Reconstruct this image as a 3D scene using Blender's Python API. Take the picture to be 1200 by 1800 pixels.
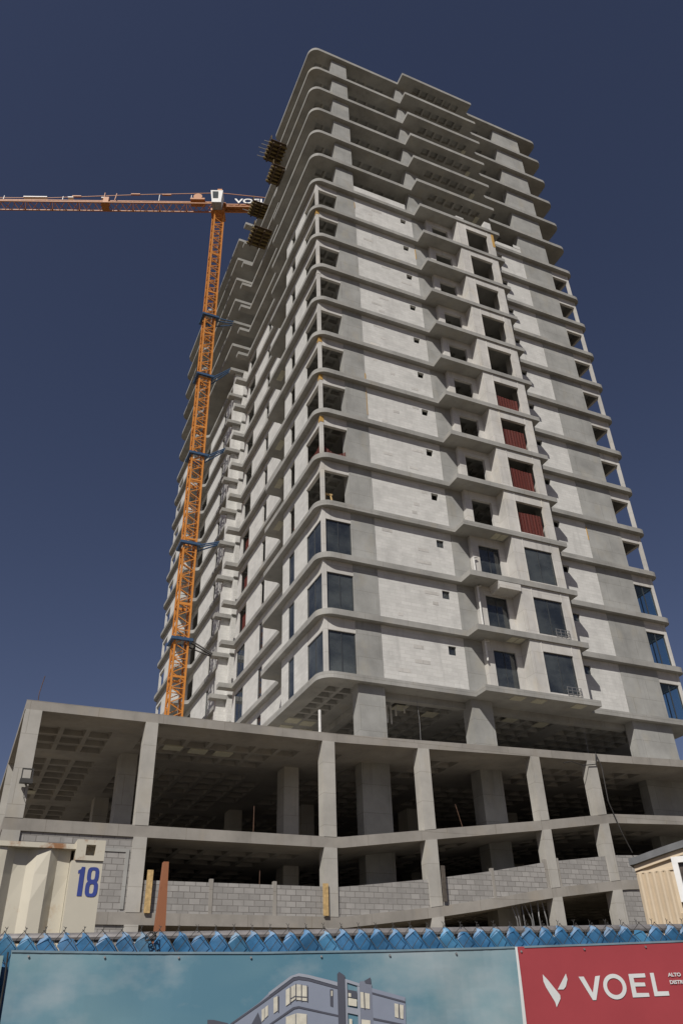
import bpy, math, random
from mathutils import Vector, Matrix
from mathutils.geometry import tessellate_polygon
random.seed(7)
R = math.radians
for o in list(bpy.data.objects): bpy.data.objects.remove(o)
scene = bpy.context.scene
col = scene.collection

# ------------------------------------------------------------ camera
CAM = Vector((-13.62501915, -32.28229118, 1.60739633))
right = Vector((0.91490989, -0.40257304, -0.02957786)).normalized()
up = Vector((-0.1997385, -0.51517476, 0.83348635)).normalized()
fwd = Vector((0.3507769, 0.75665706, 0.55174782)).normalized()
cd = bpy.data.cameras.new('camera'); cam = bpy.data.objects.new('camera', cd); col.objects.link(cam)
m = Matrix.Identity(4)
for i in range(3):
    m[i][0] = right[i]; m[i][1] = up[i]; m[i][2] = -fwd[i]; m[i][3] = CAM[i]
cam.matrix_world = m
cd.sensor_fit = 'VERTICAL'; cd.sensor_height = 36; cd.lens = 1392.244 / 1800 * 36
cd.clip_start = 0.05; cd.clip_end = 5000
scene.camera = cam

# ------------------------------------------------------------ light
SUN = Vector((-1.05, -1.0, 1.42)).normalized()
w = bpy.data.worlds.new('World'); scene.world = w; w.use_nodes = True
nt = w.node_tree; nt.nodes.clear()
sky = nt.nodes.new('ShaderNodeTexSky'); sky.sky_type = 'NISHITA'; sky.sun_disc = False
sky.sun_elevation = math.asin(SUN.z); sky.sun_rotation = math.atan2(SUN.x, SUN.y)
sky.air_density = 1.0; sky.dust_density = 2.0; sky.ozone_density = 2.5; sky.altitude = 1600
bg = nt.nodes.new('ShaderNodeBackground'); bg.inputs[1].default_value = 0.054
out = nt.nodes.new('ShaderNodeOutputWorld')
tint = nt.nodes.new('ShaderNodeMix'); tint.data_type = 'RGBA'; tint.blend_type = 'MULTIPLY'; tint.inputs[0].default_value = 1
tint.inputs[7].default_value = (1.20, 0.97, 0.99, 1); nt.links.new(sky.outputs[0], tint.inputs[6]); nt.links.new(tint.outputs[2], bg.inputs[0]); nt.links.new(bg.outputs[0], out.inputs[0])
ld = bpy.data.lights.new('sun', 'SUN'); ld.energy = 5.0; ld.angle = R(0.5); ld.color = (1, 0.955, 0.885)
lo = bpy.data.objects.new('sun', ld); col.objects.link(lo)
lo.rotation_euler = SUN.to_track_quat('Z', 'Y').to_euler(); lo.location = (-30, -30, 60)
scene.view_settings.view_transform = 'Standard'; scene.view_settings.look = 'None'
scene.view_settings.exposure = -0.22; scene.view_settings.gamma = 1

# ------------------------------------------------------------ materials
def newmat(name):
    mt = bpy.data.materials.new(name); mt.use_nodes = True
    n = mt.node_tree.nodes; l = mt.node_tree.links
    return mt, n, l, n['Principled BSDF']
def mix(n, l, a, b, f, mode='MIX'):
    x = n.new('ShaderNodeMix'); x.data_type = 'RGBA'; x.blend_type = mode
    for s, v in ((6, a), (7, b)):
        if isinstance(v, tuple): x.inputs[s].default_value = (*v, 1)
        else: l.new(v, x.inputs[s])
    if isinstance(f, float): x.inputs[0].default_value = f
    else: l.new(f, x.inputs[0])
    return x.outputs[2]
def ramp(n, l, src, p0, p1):
    r = n.new('ShaderNodeMapRange'); r.inputs[1].default_value = p0; r.inputs[2].default_value = p1
    l.new(src, r.inputs[0]); return r.outputs[0]
def worldvec(n, l, sc=(1, 1, 1)):
    g = n.new('ShaderNodeNewGeometry'); mp = n.new('ShaderNodeMapping'); mp.inputs[3].default_value = sc
    l.new(g.outputs['Position'], mp.inputs[0]); return mp.outputs[0]
def noise(n, l, sc, vec, det=5, rough=.6):
    t = n.new('ShaderNodeTexNoise'); t.inputs['Scale'].default_value = sc; t.inputs['Detail'].default_value = det
    t.inputs['Roughness'].default_value = rough; l.new(vec, t.inputs[0]); return t.outputs[0]
def bumpy(n, l, b, h, st=.3, d=.02):
    bp = n.new('ShaderNodeBump'); bp.inputs[0].default_value = st; bp.inputs[1].default_value = d
    l.new(h, bp.inputs[2]); l.new(bp.outputs[0], b.inputs['Normal'])
def concrete(name, c, dark=.72, streak=.25, boards=True):
    mt, n, l, b = newmat(name)
    v = worldvec(n, l)
    big = noise(n, l, .55, v, 6, .65)
    dk = tuple(x * dark for x in c); lt = tuple(min(1, x * 1.14) for x in c)
    colr = mix(n, l, dk, lt, ramp(n, l, big, .3, .68))
    vs = worldvec(n, l, (2.6, 2.6, .22))
    st = noise(n, l, 1.0, vs, 4, .6)
    colr = mix(n, l, colr, tuple(x * .6 for x in c), mulf(n, l, ramp(n, l, st, .56, .78), streak))
    fine = noise(n, l, 14, v, 4, .7)
    colr = mix(n, l, colr, tuple(x * .55 for x in c), mulf(n, l, ramp(n, l, fine, .6, .8), .35))
    # warm patches of laitance / rust
    wn = noise(n, l, .9, worldvec(n, l, (1.3, 1.1, .8)), 3, .5)
    colr = mix(n, l, colr, (c[0] * 1.08, c[1] * .98, c[2] * .8), mulf(n, l, ramp(n, l, wn, .55, .75), .35))
    g = n.new('ShaderNodeNewGeometry'); sp = n.new('ShaderNodeSeparateXYZ'); l.new(g.outputs['Position'], sp.inputs[0])
    ad = n.new('ShaderNodeMath'); l.new(sp.outputs[0], ad.inputs[0]); l.new(sp.outputs[1], ad.inputs[1])
    cb = n.new('ShaderNodeCombineXYZ'); l.new(ad.outputs[0], cb.inputs[0]); l.new(sp.outputs[2], cb.inputs[1])
    br = n.new('ShaderNodeTexBrick'); l.new(cb.outputs[0], br.inputs[0]); br.inputs['Scale'].default_value = 1
    br.inputs['Brick Width'].default_value = 2.44; br.inputs['Row Height'].default_value = 1.22; br.inputs['Mortar Size'].default_value = .011
    br.inputs['Color1'].default_value = (1, 1, 1, 1); br.inputs['Color2'].default_value = (.88, .88, .88, 1); br.inputs['Mortar'].default_value = (.6, .58, .55, 1)
    sn = n.new('ShaderNodeSeparateXYZ'); l.new(g.outputs['Normal'], sn.inputs[0])
    ab = n.new('ShaderNodeMath'); ab.operation = 'ABSOLUTE'; l.new(sn.outputs[2], ab.inputs[0])
    iv = n.new('ShaderNodeMapRange'); l.new(ab.outputs[0], iv.inputs[0]); iv.inputs[3].default_value = .75; iv.inputs[4].default_value = 0
    colr = mix(n, l, colr, br.outputs[0], iv.outputs[0], 'MULTIPLY')
    l.new(colr, b.inputs['Base Color']); b.inputs['Roughness'].default_value = .92
    bumpy(n, l, b, fine, .35, .01)
    return mt
def mulf(n, l, s, k):
    x = n.new('ShaderNodeMath'); x.operation = 'MULTIPLY'; l.new(s, x.inputs[0]); x.inputs[1].default_value = k
    return x.outputs[0]
def blocks(name, c, mortar, bw=.4, bh=.2, mo=.012, contrast=.3, bias=0):
    mt, n, l, b = newmat(name)
    g = n.new('ShaderNodeNewGeometry'); sp = n.new('ShaderNodeSeparateXYZ'); l.new(g.outputs['Position'], sp.inputs[0])
    ad = n.new('ShaderNodeMath'); l.new(sp.outputs[0], ad.inputs[0]); l.new(sp.outputs[1], ad.inputs[1])
    cb = n.new('ShaderNodeCombineXYZ'); l.new(ad.outputs[0], cb.inputs[0]); l.new(sp.outputs[2], cb.inputs[1])
    br = n.new('ShaderNodeTexBrick'); l.new(cb.outputs[0], br.inputs[0])
    br.inputs['Scale'].default_value = 1; br.inputs['Brick Width'].default_value = bw
    br.inputs['Row Height'].default_value = bh; br.inputs['Mortar Size'].default_value = mo
    br.inputs['Mortar Smooth'].default_value = .3
    br.inputs['Color1'].default_value = (*[x * (1 + contrast / 2) for x in c], 1)
    br.inputs['Color2'].default_value = (*[x * (1 - contrast / 2) for x in c], 1)
    br.inputs['Mortar'].default_value = (*mortar, 1)
    v = worldvec(n, l)
    ns = noise(n, l, 1.1, v, 6, .6)
    cc = mix(n, l, br.outputs[0], tuple(x * .74 for x in c), mulf(n, l, ramp(n, l, ns, .45, .72), .75))
    st = noise(n, l, 1.0, worldvec(n, l, (2.2, 2.2, .25)), 4, .6); cc = mix(n, l, cc, tuple(x * .62 for x in c), mulf(n, l, ramp(n, l, st, .58, .8), .6))
    f2 = noise(n, l, 7, worldvec(n, l, (.6, .6, 2)), 4, .7)
    cc = mix(n, l, cc, tuple(min(1, x * 1.18) for x in c), mulf(n, l, ramp(n, l, f2, .52, .75), .45))
    l.new(cc, b.inputs['Base Color']); b.inputs['Roughness'].default_value = .93
    bumpy(n, l, b, br.outputs[1], -.25, .01)
    return mt
def plain(name, c, rough=.6, metal=0, var=.25, sc=6):
    mt, n, l, b = newmat(name)
    ns = noise(n, l, sc, worldvec(n, l), 5, .65)
    cc = mix(n, l, tuple(x * (1 - var) for x in c), tuple(min(1, x * (1 + var * .5)) for x in c), ramp(n, l, ns, .3, .7))
    l.new(cc, b.inputs['Base Color']); b.inputs['Roughness'].default_value = rough; b.inputs['Metallic'].default_value = metal
    return mt
def rusty(name, c, rust=(.23, .07, .025), amount=.6, sc=3, rough=.55):
    mt, n, l, b = newmat(name)
    v = worldvec(n, l)
    ns = noise(n, l, sc, v, 8, .7); n2 = noise(n, l, sc * .25, v, 3, .5)
    a = n.new('ShaderNodeMath'); a.operation = 'MULTIPLY'; l.new(ns, a.inputs[0]); l.new(n2, a.inputs[1])
    base = mix(n, l, tuple(x * .85 for x in c), c, ns)
    cc = mix(n, l, base, rust, ramp(n, l, a.outputs[0], .42 - amount * .12, .5 - amount * .1))
    l.new(cc, b.inputs['Base Color']); b.inputs['Roughness'].default_value = rough
    return mt
def glassmat(name, tint, refl=(1, 1, 1), trans=.5):
    mt, n, l, b = newmat(name)
    n.remove(b)
    tr = n.new('ShaderNodeBsdfTransparent'); tr.inputs[0].default_value = (*tint, 1)
    gl = n.new('ShaderNodeBsdfGlossy'); gl.inputs[0].default_value = (*refl, 1); gl.inputs[1].default_value = .03
    df = n.new('ShaderNodeBsdfDiffuse')
    dn = noise(n, l, .33, worldvec(n, l, (1, 1, 1.6)), 7, .62)
    dc = mix(n, l, (.035, .042, .05), (.20, .22, .215), ramp(n, l, dn, .4, .8)); l.new(dc, df.inputs[0])  # random pale tone imitates dust and grey reflections on the panes
    m1 = n.new('ShaderNodeMixShader'); m1.inputs[0].default_value = 1 - trans; l.new(tr.outputs[0], m1.inputs[1]); l.new(df.outputs[0], m1.inputs[2])
    fr = n.new('ShaderNodeFresnel'); fr.inputs[0].default_value = 1.7
    gb = n.new('ShaderNodeNewGeometry'); nb = n.new('ShaderNodeMath'); nb.operation = 'SUBTRACT'; nb.inputs[0].default_value = 1; l.new(gb.outputs['Backfacing'], nb.inputs[1])
    fm_ = n.new('ShaderNodeMath'); fm_.operation = 'MULTIPLY'; l.new(fr.outputs[0], fm_.inputs[0]); l.new(nb.outputs[0], fm_.inputs[1])
    m2 = n.new('ShaderNodeMixShader'); l.new(fm_.outputs[0], m2.inputs[0]); l.new(m1.outputs[0], m2.inputs[1]); l.new(gl.outputs[0], m2.inputs[2])
    l.new(m2.outputs[0], n['Material Output'].inputs[0])
    return mt
def netmat(name, c, hole=.35):
    mt, n, l, b = newmat(name)
    g = n.new('ShaderNodeNewGeometry'); sp = n.new('ShaderNodeSeparateXYZ'); l.new(g.outputs['Position'], sp.inputs[0])
    ad = n.new('ShaderNodeMath'); l.new(sp.outputs[0], ad.inputs[0]); l.new(sp.outputs[1], ad.inputs[1])
    wv = n.new('ShaderNodeTexWave'); cb = n.new('ShaderNodeCombineXYZ'); l.new(ad.outputs[0], cb.inputs[0])
    l.new(cb.outputs[0], wv.inputs[0]); wv.inputs['Scale'].default_value = 2.6; wv.inputs['Distortion'].default_value = .6
    cc = mix(n, l, tuple(x * .55 for x in c), c, wv.outputs[1])
    l.new(cc, b.inputs['Base Color']); b.inputs['Roughness'].default_value = .7
    tr = n.new('ShaderNodeBsdfTransparent'); mx = n.new('ShaderNodeMixShader'); mx.inputs[0].default_value = hole
    l.new(b.outputs[0], mx.inputs[1]); l.new(tr.outputs[0], mx.inputs[2]); l.new(mx.outputs[0], n['Material Output'].inputs[0])
    return mt

CON = concrete('tower_concrete', (.33, .325, .305), .72, .5)
CONP = concrete('podium_concrete', (.32, .30, .27), .75, .5)
COL = concrete('column_concrete', (.42, .405, .37), .8, .3)
COLD = concrete('panel_concrete', (.335, .335, .318), .74, .6)
WHT = blocks('whitewashed_blocks', (.58, .575, .55), (.49, .48, .45), .6, .2, .010, .12)
DIM = concrete('raw_inner_block_shaded', (.15, .145, .135))  # raw block darkened past its own tone to imitate dim rooms
PLA = concrete('pale_render', (.55, .535, .505), .8, .6)
BLK = blocks('grey_blocks', (.31, .30, .285), (.15, .14, .13), .4, .2, .014, .3)
GLS = glassmat('window_glass', (.30, .40, .43), (1, 1, 1), .45)
GLB = plain('sky_reflection_blue', (.03, .13, .22), .12)  # opaque blue pane; the reflected sky is put into its colour
GLR = glassmat('clear_glass', (.80, .92, .96), (1, 1, 1), .96)
FRM = plain('window_frame', (.05, .055, .06), .4)
FRL = plain('window_frame_edge', (.25, .28, .28), .4)
NET = netmat('red_net', (.16, .028, .018), .35)
ORN = rusty('crane_orange', (.60, .23, .035), (.35, .09, .02), .35, 2)
WHP = plain('white_paint', (.75, .75, .73), .5, 0, .12)
BLU = plain('blue_steel', (.028, .075, .16), .5)
ORJ = rusty('jib_red_orange_shaded', (.42, .15, .03), (.25, .08, .02), .5, 2)  # red-brown jib paint, darkened to carry the shade of its underside
PVC = plain('white_pipe_plastic', (.7, .69, .66), .4)
WOD = plain('pine_board', (.55, .38, .17), .8, 0, .35, 9)
WDK = plain('weathered_board', (.10, .085, .07), .9, 0, .4, 9)
FRW = plain('formwork_timber', (.085, .055, .03), .9, 0, .5, 4)
FRY = plain('formwork_beam', (.17, .12, .04), .8, 0, .4, 4)
STL = plain('dark_steel', (.06, .058, .055), .6, .3)
RBR = plain('rusty_rebar', (.12, .065, .04), .85, 0, .4)
FOAM = plain('cream_foam', (.55, .53, .42), .9, 0, .15)
RUS = rusty('rusty_steel', (.33, .13, .06), (.17, .06, .03), 1.0, 6, .8)
CREAM = rusty('container_paint', (.60, .56, .46), (.42, .31, .19), .75, 5, .55)
CREAMC = rusty('container_corner_paint', (.60, .56, .46), (.30, .15, .07), 1.1, 9, .6)
TRL = plain('trailer_siding', (.56, .46, .33), .6, 0, .12, 3)
TRR = plain('trailer_roof', (.13, .135, .14), .6, .2, .25)
GRY = plain('galvanised', (.30, .30, .30), .5, .5, .3)
INKB = plain('blue_ink', (.035, .06, .27), .6, 0, .15)
GRN = concrete('ground_soil', (.125, .098, .062), .7, .1)

# ------------------------------------------------------------ mesh builder
class MB:
    def __init__(s): s.v = []; s.f = []
    def quad(s, *p):
        k = len(s.v); s.v += [tuple(q) for q in p]; s.f.append(tuple(range(k, k + len(p))))
    def box(s, x0, x1, y0, y1, z0, z1):
        k = len(s.v)
        s.v += [(x0, y0, z0), (x1, y0, z0), (x1, y1, z0), (x0, y1, z0), (x0, y0, z1), (x1, y0, z1), (x1, y1, z1), (x0, y1, z1)]
        s.f += [tuple(k + i for i in q) for q in ((0, 3, 2, 1), (4, 5, 6, 7), (0, 1, 5, 4), (1, 2, 6, 5), (2, 3, 7, 6), (3, 0, 4, 7))]
        return s
    def hull(s, b, t):      # prism between polygon b and polygon t
        n = len(b); k = len(s.v); s.v += [tuple(p) for p in b] + [tuple(p) for p in t]
        s.f.append(tuple(k + i for i in reversed(range(n)))); s.f.append(tuple(k + n + i for i in range(n)))
        for i in range(n):
            j = (i + 1) % n; s.f.append((k + i, k + j, k + n + j, k + n + i))
        return s
    def beam(s, p, q, w, h=None, rnd=0):    # square bar or round tube p->q
        h = h or w; p = Vector(p); q = Vector(q); d = (q - p)
        if d.length < 1e-6: return s
        d.normalize(); a = d.cross(Vector((0, 0, 1)))
        if a.length < .05: a = d.cross(Vector((1, 0, 0)))
        a.normalize(); b = a.cross(d).normalized()
        if rnd: offs = [(math.cos(t) * w / 2, math.sin(t) * w / 2) for t in [2 * math.pi * i / rnd for i in range(rnd)]]
        else: offs = [(-w / 2, -h / 2), (w / 2, -h / 2), (w / 2, h / 2), (-w / 2, h / 2)]
        s.hull([p + a * x + b * y for x, y in offs], [q + a * x + b * y for x, y in offs]); return s
    def path(s, pts, w, rnd=6):
        for a, b in zip(pts, pts[1:]): s.beam(a, b, w, None, rnd)
        return s
    def warp(s, fn): s.v = [fn(*p) for p in s.v]; return s
    def build(s, name, mat, parent=None, loc=(0, 0, 0), rz=0, smooth=False):
        me = bpy.data.meshes.new(name); me.from_pydata(s.v, [], s.f); me.update()
        me.materials.append(mat)
        if smooth:
            for p in me.polygons: p.use_smooth = True
        o = bpy.data.objects.new(name, me); col.objects.link(o); o.location = loc; o.rotation_euler = (0, 0, rz)
        if parent: o.parent = parent
        return o
def islands(mb):
    # split a builder into touching clusters of shells (by bounding box)
    groups = []
    par = list(range(len(mb.v)))
    def find(a):
        while par[a] != a: par[a] = par[par[a]]; a = par[a]
        return a
    for f in mb.f:
        for a in f[1:]: par[find(a)] = find(f[0])
    sh = {}
    for i in range(len(mb.v)): sh.setdefault(find(i), []).append(i)
    bb = []
    for k, idx in sh.items():
        ps = [mb.v[i] for i in idx]
        bb.append([k, [min(p[c] for p in ps) - .012 for c in range(3)], [max(p[c] for p in ps) + .012 for c in range(3)]])
    gp = list(range(len(bb)))
    def gf(a):
        while gp[a] != a: a = gp[a]
        return a
    for i in range(len(bb)):
        for j in range(i):
            if all(bb[i][1][c] <= bb[j][2][c] and bb[j][1][c] <= bb[i][2][c] for c in range(3)): gp[gf(i)] = gf(j)
    root = {b[0]: gf(i) for i, b in enumerate(bb)}
    outm = {}
    for f in mb.f:
        g_ = root[find(f[0])]; m_ = outm.setdefault(g_, MB()); k = len(m_.v); m_.v += [mb.v[i] for i in f]; m_.f.append(tuple(range(k, k + len(f))))
    return list(outm.values())
def build_each(mb, name, mat, parent=None, loc=(0, 0, 0), rz=0):
    return [m_.build(name, mat, parent, loc, rz) for m_ in islands(mb)]
def insts(objs, parent, loc, sc=(1, 1, 1)): return [inst(o, parent, loc, sc) for o in objs]
def thing(name, label, cat, loc=(0, 0, 0), rz=0, group=None):
    o = bpy.data.objects.new(name, None); col.objects.link(o); o.location = loc; o.rotation_euler = (0, 0, rz)
    o['label'] = label; o['category'] = cat
    if group: o['group'] = group
    return o
def tag(o, label, cat, group=None):
    o['label'] = label; o['category'] = cat
    if group: o['group'] = group
    return o
def inst(src, parent, loc, sc=(1, 1, 1)):
    c = src.copy(); col.objects.link(c); c.parent = parent; c.location = loc; c.scale = sc
    for ch in list(src.children):
        d = ch.copy(); col.objects.link(d); d.parent = c
    return c

# ------------------------------------------------------------ ground (one sheet)
g = MB(); g.quad((-1500, -1500, 0), (1500, -1500, 0), (1500, 1500, 0), (-1500, 1500, 0))
ground = g.build('ground', GRN); ground['kind'] = 'structure'

# ------------------------------------------------------------ tower
ZS = [16.0, 19.31, 22.55, 25.79, 29.02, 32.32, 35.52, 38.73, 41.91, 45.13, 48.35, 51.53, 54.69, 57.87, 61.01, 64.16, 67.33, 70.47, 73.61]
W = 23.54; D = 41.5; T = .32; H = 2.88
tower = thing('apartment_tower', 'tall unfinished concrete apartment tower with stepped bays and open top floors above the podium', 'building', (0, 0, 0))

def arc(cx, cy, r, a0, a1, n=7):
    return [(cx + r * math.cos(R(a0 + (a1 - a0) * i / n)), cy + r * math.sin(R(a0 + (a1 - a0) * i / n))) for i in range(n + 1)]
def make_outline(back_x):
    half = [(0, .8)]
    half += [(0, 8.9)] + arc(.35, 8.9, .35, 180, 90, 5)[1:] + arc(.95, 9.6, .35, 270, 360, 4)
    half += [(1.3, 19.3), (.38, 19.3), (.38, 19.95), (2.7, 19.95)]
    back = [(0, .8)] + [(0, 8.9)] + arc(.35, 8.9, .35, 180, 90, 5)[1:] + (arc(.95, 9.6, .35, 270, 360, 4) if back_x > .9 else [(back_x, 9.25)])
    back += [(1.3, 19.3)] if back_x > .9 else [(back_x, 19.3)]
    back += [(.38, 19.3), (.38, 19.95), (2.7, 19.95)] if back_x > .9 else [(back_x, 19.95), (2.7, 19.95)]
    mir = [(x, D - y) for x, y in reversed(back)]
    o = arc(.8, .8, .8, 180, 270, 8) + [(8.43, 0), (8.43, -.95), (15.6, -.95), (15.6, 0)] + arc(W - .5, .5, .5, 270, 360, 4)
    o += arc(W - .5, D - .5, .5, 0, 90, 4) + arc(.8, D - .8, .8, 90, 180, 8)[:-1]
    o += list(reversed(mir)) + list(reversed(half))[:-1]
    ol = []
    for p in o:
        if not ol or (abs(p[0] - ol[-1][0]) + abs(p[1] - ol[-1][1])) > 1e-4: ol.append(p)
    if abs(ol[0][0] - ol[-1][0]) + abs(ol[0][1] - ol[-1][1]) < 1e-4: ol.pop()
    return ol

def coffers(mb, xs, ys, zb, pit, solid):
    for i in range(len(xs) - 1):
        for j in range(len(ys) - 1):
            x0, x1, y0, y1 = xs[i], xs[i + 1], ys[j], ys[j + 1]
            if solid(i, j, (x0 + x1) / 2, (y0 + y1) / 2):
                mb.quad((x0, y0, zb), (x0, y1, zb), (x1, y1, zb), (x1, y0, zb)); continue
            r = .09; s = .15; zt = zb + pit
            o = [(x0, y0), (x0, y1), (x1, y1), (x1, y0)]
            a = [(x0 + r, y0 + r), (x0 + r, y1 - r), (x1 - r, y1 - r), (x1 - r, y0 + r)]
            b = [(x0 + s, y0 + s), (x0 + s, y1 - s), (x1 - s, y1 - s), (x1 - s, y0 + s)]
            for k in range(4):
                q = (k + 1) % 4
                mb.quad((*o[k], zb), (*o[q], zb), (*a[q], zb), (*a[k], zb))
                mb.quad((*a[k], zb), (*a[q], zb), (*b[q], zt), (*b[k], zt))
            mb.quad(*[(*p, zt) for p in b])
TCOLS = [(2.04, 3.46, .33, 1.0), (8.35, 9.57, .33, 1.2), (18.7, 21.5, .33, .95)]
for yy in (8.4, 15.6, 25.2, 32.4):
    TCOLS += [(2.3, 3.0, yy, yy + 1.1), (8.6, 9.4, yy, yy + 1.1), (15.2, 16, yy, yy + 1.1), (20.6, 21.3, yy, yy + 1.1)]
TCOLS += [(a, b, D - d, D - c) for a, b, c, d in TCOLS[:3]]
def near_col(x, y, cols, pad):
    return any(a - pad < x < b + pad and c - pad < y < d + pad for a, b, c, d in cols)
def make_slab(outline, bay=False):
    mb = MB()
    xs = [3.0 + (22.3 - 3.0) / 21 * i for i in range(22)]
    ys = [1.0 + (40.5 - 1.0) / 42 * i for i in range(43)]
    xs2 = [.75, 1.55, 2.35]; ys2 = [1.0 + .82 * i for i in range(7)]
    hole2 = [(xs2[0], ys2[0]), (xs2[0], ys2[-1]), (xs2[-1], ys2[-1]), (xs2[-1], ys2[0])]
    hole = [(xs[0], ys[0]), (xs[0], ys[-1]), (xs[-1], ys[-1]), (xs[-1], ys[0])]
    o3 = [Vector((x, y, 0)) for x, y in outline]; h3 = [Vector((x, y, 0)) for x, y in hole]; h4 = [Vector((x, y, 0)) for x, y in hole2]
    xs3 = [9.9 + .8 * i for i in range(7)]; ys3 = [-.42, .36]
    h5 = [Vector((x, y, 0)) for x, y in ((xs3[0], ys3[0]), (xs3[0], ys3[1]), (xs3[-1], ys3[1]), (xs3[-1], ys3[0]))]
    allp = o3 + h3 + h4 + (h5 if bay else [])
    def addtris(tris, z, pts, upw):
        for t in tris:
            a, b, c = [pts[i] for i in t]
            if ((b - a).cross(c - a).z > 0) != upw: a, c = c, a
            mb.quad((a.x, a.y, z), (b.x, b.y, z), (c.x, c.y, z))
    addtris(tessellate_polygon([o3]), 0, o3, True)
    addtris(tessellate_polygon([o3, h3, h4] + ([h5] if bay else [])), -T, allp, False)
    n = len(outline)
    for i in range(n):
        a = outline[i]; b = outline[(i + 1) % n]
        mb.quad((*a, -T), (*b, -T), (*b, 0), (*a, 0))
    core = lambda x, y: 9.6 < x < 15.0 and 15 < y < 26.5
    coffers(mb, xs, ys, -T, .26, lambda i, j, x, y: near_col(x, y, TCOLS, .75) or core(x, y) or i % 7 == 6 or j % 9 == 8)
    if bay: coffers(mb, xs3, ys3, -T, .26, lambda i, j, x, y: False)
    coffers(mb, xs2, ys2, -T, .26, lambda i, j, x, y: near_col(x, y, TCOLS[:3], .25))
    return mb
slab0 = make_slab(make_outline(1.3)).build('floor_slab', CON, tower, (0, 0, ZS[0]))
for z in ZS[1:13]: inst(slab0, tower, (0, 0, z))
slab1 = make_slab(make_outline(.36), True).build('floor_slab', CON, tower, (0, 0, ZS[13]))
for z in ZS[14:]: inst(slab1, tower, (0, 0, z))
# columns: front ones stand proud in every storey, inner ones run full height
for i, (a, b, c, d) in enumerate(TCOLS):
    mb = MB(); mb.box(a, b, c, d, 0.01, ZS[-1] - .1)
    mb.build('column', COLD if i < 3 else COL, tower)
mb = MB()
for (a, b, c, d) in ((9.6, 15, 15, 15.3), (9.6, 15, 26.2, 26.5), (9.6, 9.9, 15.3, 26.2), (14.7, 15, 15.3, 26.2)): mb.box(a, b, c, d, .02, ZS[-1] + 2.2)
mb.build('lift_core', CON, tower)

def wallX(mb, x0, x1, y0, y1, z0, z1, ops=()):      # wall along X with openings (x0,x1,z0,z1)
    cur = x0
    for (a, b, c, d) in sorted(ops):
        if a > cur: mb.box(cur, a, y0, y1, z0, z1)
        if c > z0: mb.box(a, b, y0, y1, z0, c)
        if d < z1: mb.box(a, b, y0, y1, d, z1)
        cur = b
    if cur < x1: mb.box(cur, x1, y0, y1, z0, z1)
def wallY(mb, y0, y1, x0, x1, z0, z1, ops=()):
    t = MB(); wallX(t, y0, y1, x0, x1, z0, z1, ops); t.warp(lambda x, y, z: (y, x, z))
    t.f = [tuple(reversed(f)) for f in t.f]
    k = len(mb.v); mb.v += t.v; mb.f += [tuple(k + i for i in f) for f in t.f]

# storey prototypes (local z: floor = 0, soffit = H); list of (name, object)
proto = {}
def P(key, name, mb, mat): proto[key] = (name, mb, mat)
mb = MB(); wallX(mb, 3.475, 8.335, .35, .55, 0, H, [(7.35, 7.82, 1.86, 2.34)]); P('fl', 'block_wall', mb, WHT)
mb = MB(); wallX(mb, 15.01, 18.685, .35, .55, 0, H, [(16.12, 16.6, 2.0, 2.5)]); P('fr', 'block_wall', mb, WHT)
mb = MB(); mb.box(.56, 2.04, .36, .56, 2.2, H); mb.box(.36, .56, .56, 2.6, 2.2, H); P('lin', 'lintel', mb, PLA)
mb = MB(); mb.box(.35, .55, .35, .55, 0, H); P('post', 'corner_post', mb, PLA)
mb = MB(); mb.box(21.5, 22.98, .36, .56, 2.2, H); mb.box(22.98, 23.18, .56, 2.6, 2.2, H); P('linr', 'lintel', mb, PLA)
mb = MB(); mb.box(22.99, 23.19, .35, .55, 0, H); P('postr', 'corner_post', mb, PLA)
# loggia rear wall, projecting bay
mb = MB(); wallX(mb, 9.45, 11.7, 0, .2, 0, H, [(9.9, 11.3, 0, 2.36)]); mb.box(9.45, 9.6, .2, .5, 0, H); P('log', 'loggia_wall', mb, PLA)
mb = MB(); wallX(mb, 11.7, 15.0, -.85, -.67, 0, H, [(12.42, 14.42, .12, 2.3)])
mb.box(11.7, 11.88, -.67, .2, 0, H); mb.box(14.82, 15.0, -.67, .35, 0, H); P('bay', 'bay_wall', mb, PLA)
mb = MB(); mb.box(12.40, 12.44, -.875, -.851, 0, H); mb.box(14.40, 14.44, -.875, -.851, 0, H)
P('seam', 'bay_trim', mb, PLA)
# left facade blocks
mb = MB(); wallY(mb, 2.6, 6.4, .35, .47, 0, H, [(4.49, 5.36, 0, 2.43)]); mb.box(.47, 1.65, 6.28, 6.4, 0, H); P('l1', 'block_wall', mb, WHT)
mb = MB(); wallY(mb, 6.4, 20.15, 1.65, 1.77, 0, H, [(6.5, 9.0, 0, 2.45), (13.7, 14.5, 0, 2.45), (17.7, 19.5, 0, 2.5)])
mb.box(1.77, 2.55, 19.97, 20.15, 0, H)
P('l2', 'block_wall', mb, WHT)
mb = MB(); wallY(mb, D - 20.15, D - 6.4, 1.65, 1.77, 0, H, [(D - 19.5, D - 17.7, 0, 2.5), (D - 14.5, D - 13.7, 0, 2.45), (D - 9.0, D - 6.8, 0, 2.35)])
P('l3', 'block_wall', mb, WHT)
mb = MB(); mb.box(.95, 1.649, D - 19.6, D - 19.05, 0, H); mb.box(1.77, 2.55, D - 20.15, D - 19.97, 0, H); P('pil', 'pilaster', mb, WHT)
mb = MB(); wallY(mb, D - 6.4, D - 2.6, .35, .47, 0, H, [(D - 5.36, D - 4.49, 0, 2.43)]); mb.box(.47, 1.65, D - 6.4, D - 6.28, 0, H)
mb.box(.36, .56, D - 2.6, D - .56, 2.2, H); mb.box(.35, .55, D - .56, D - .36, 0, H); P('l4', 'block_wall', mb, WHT)
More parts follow.
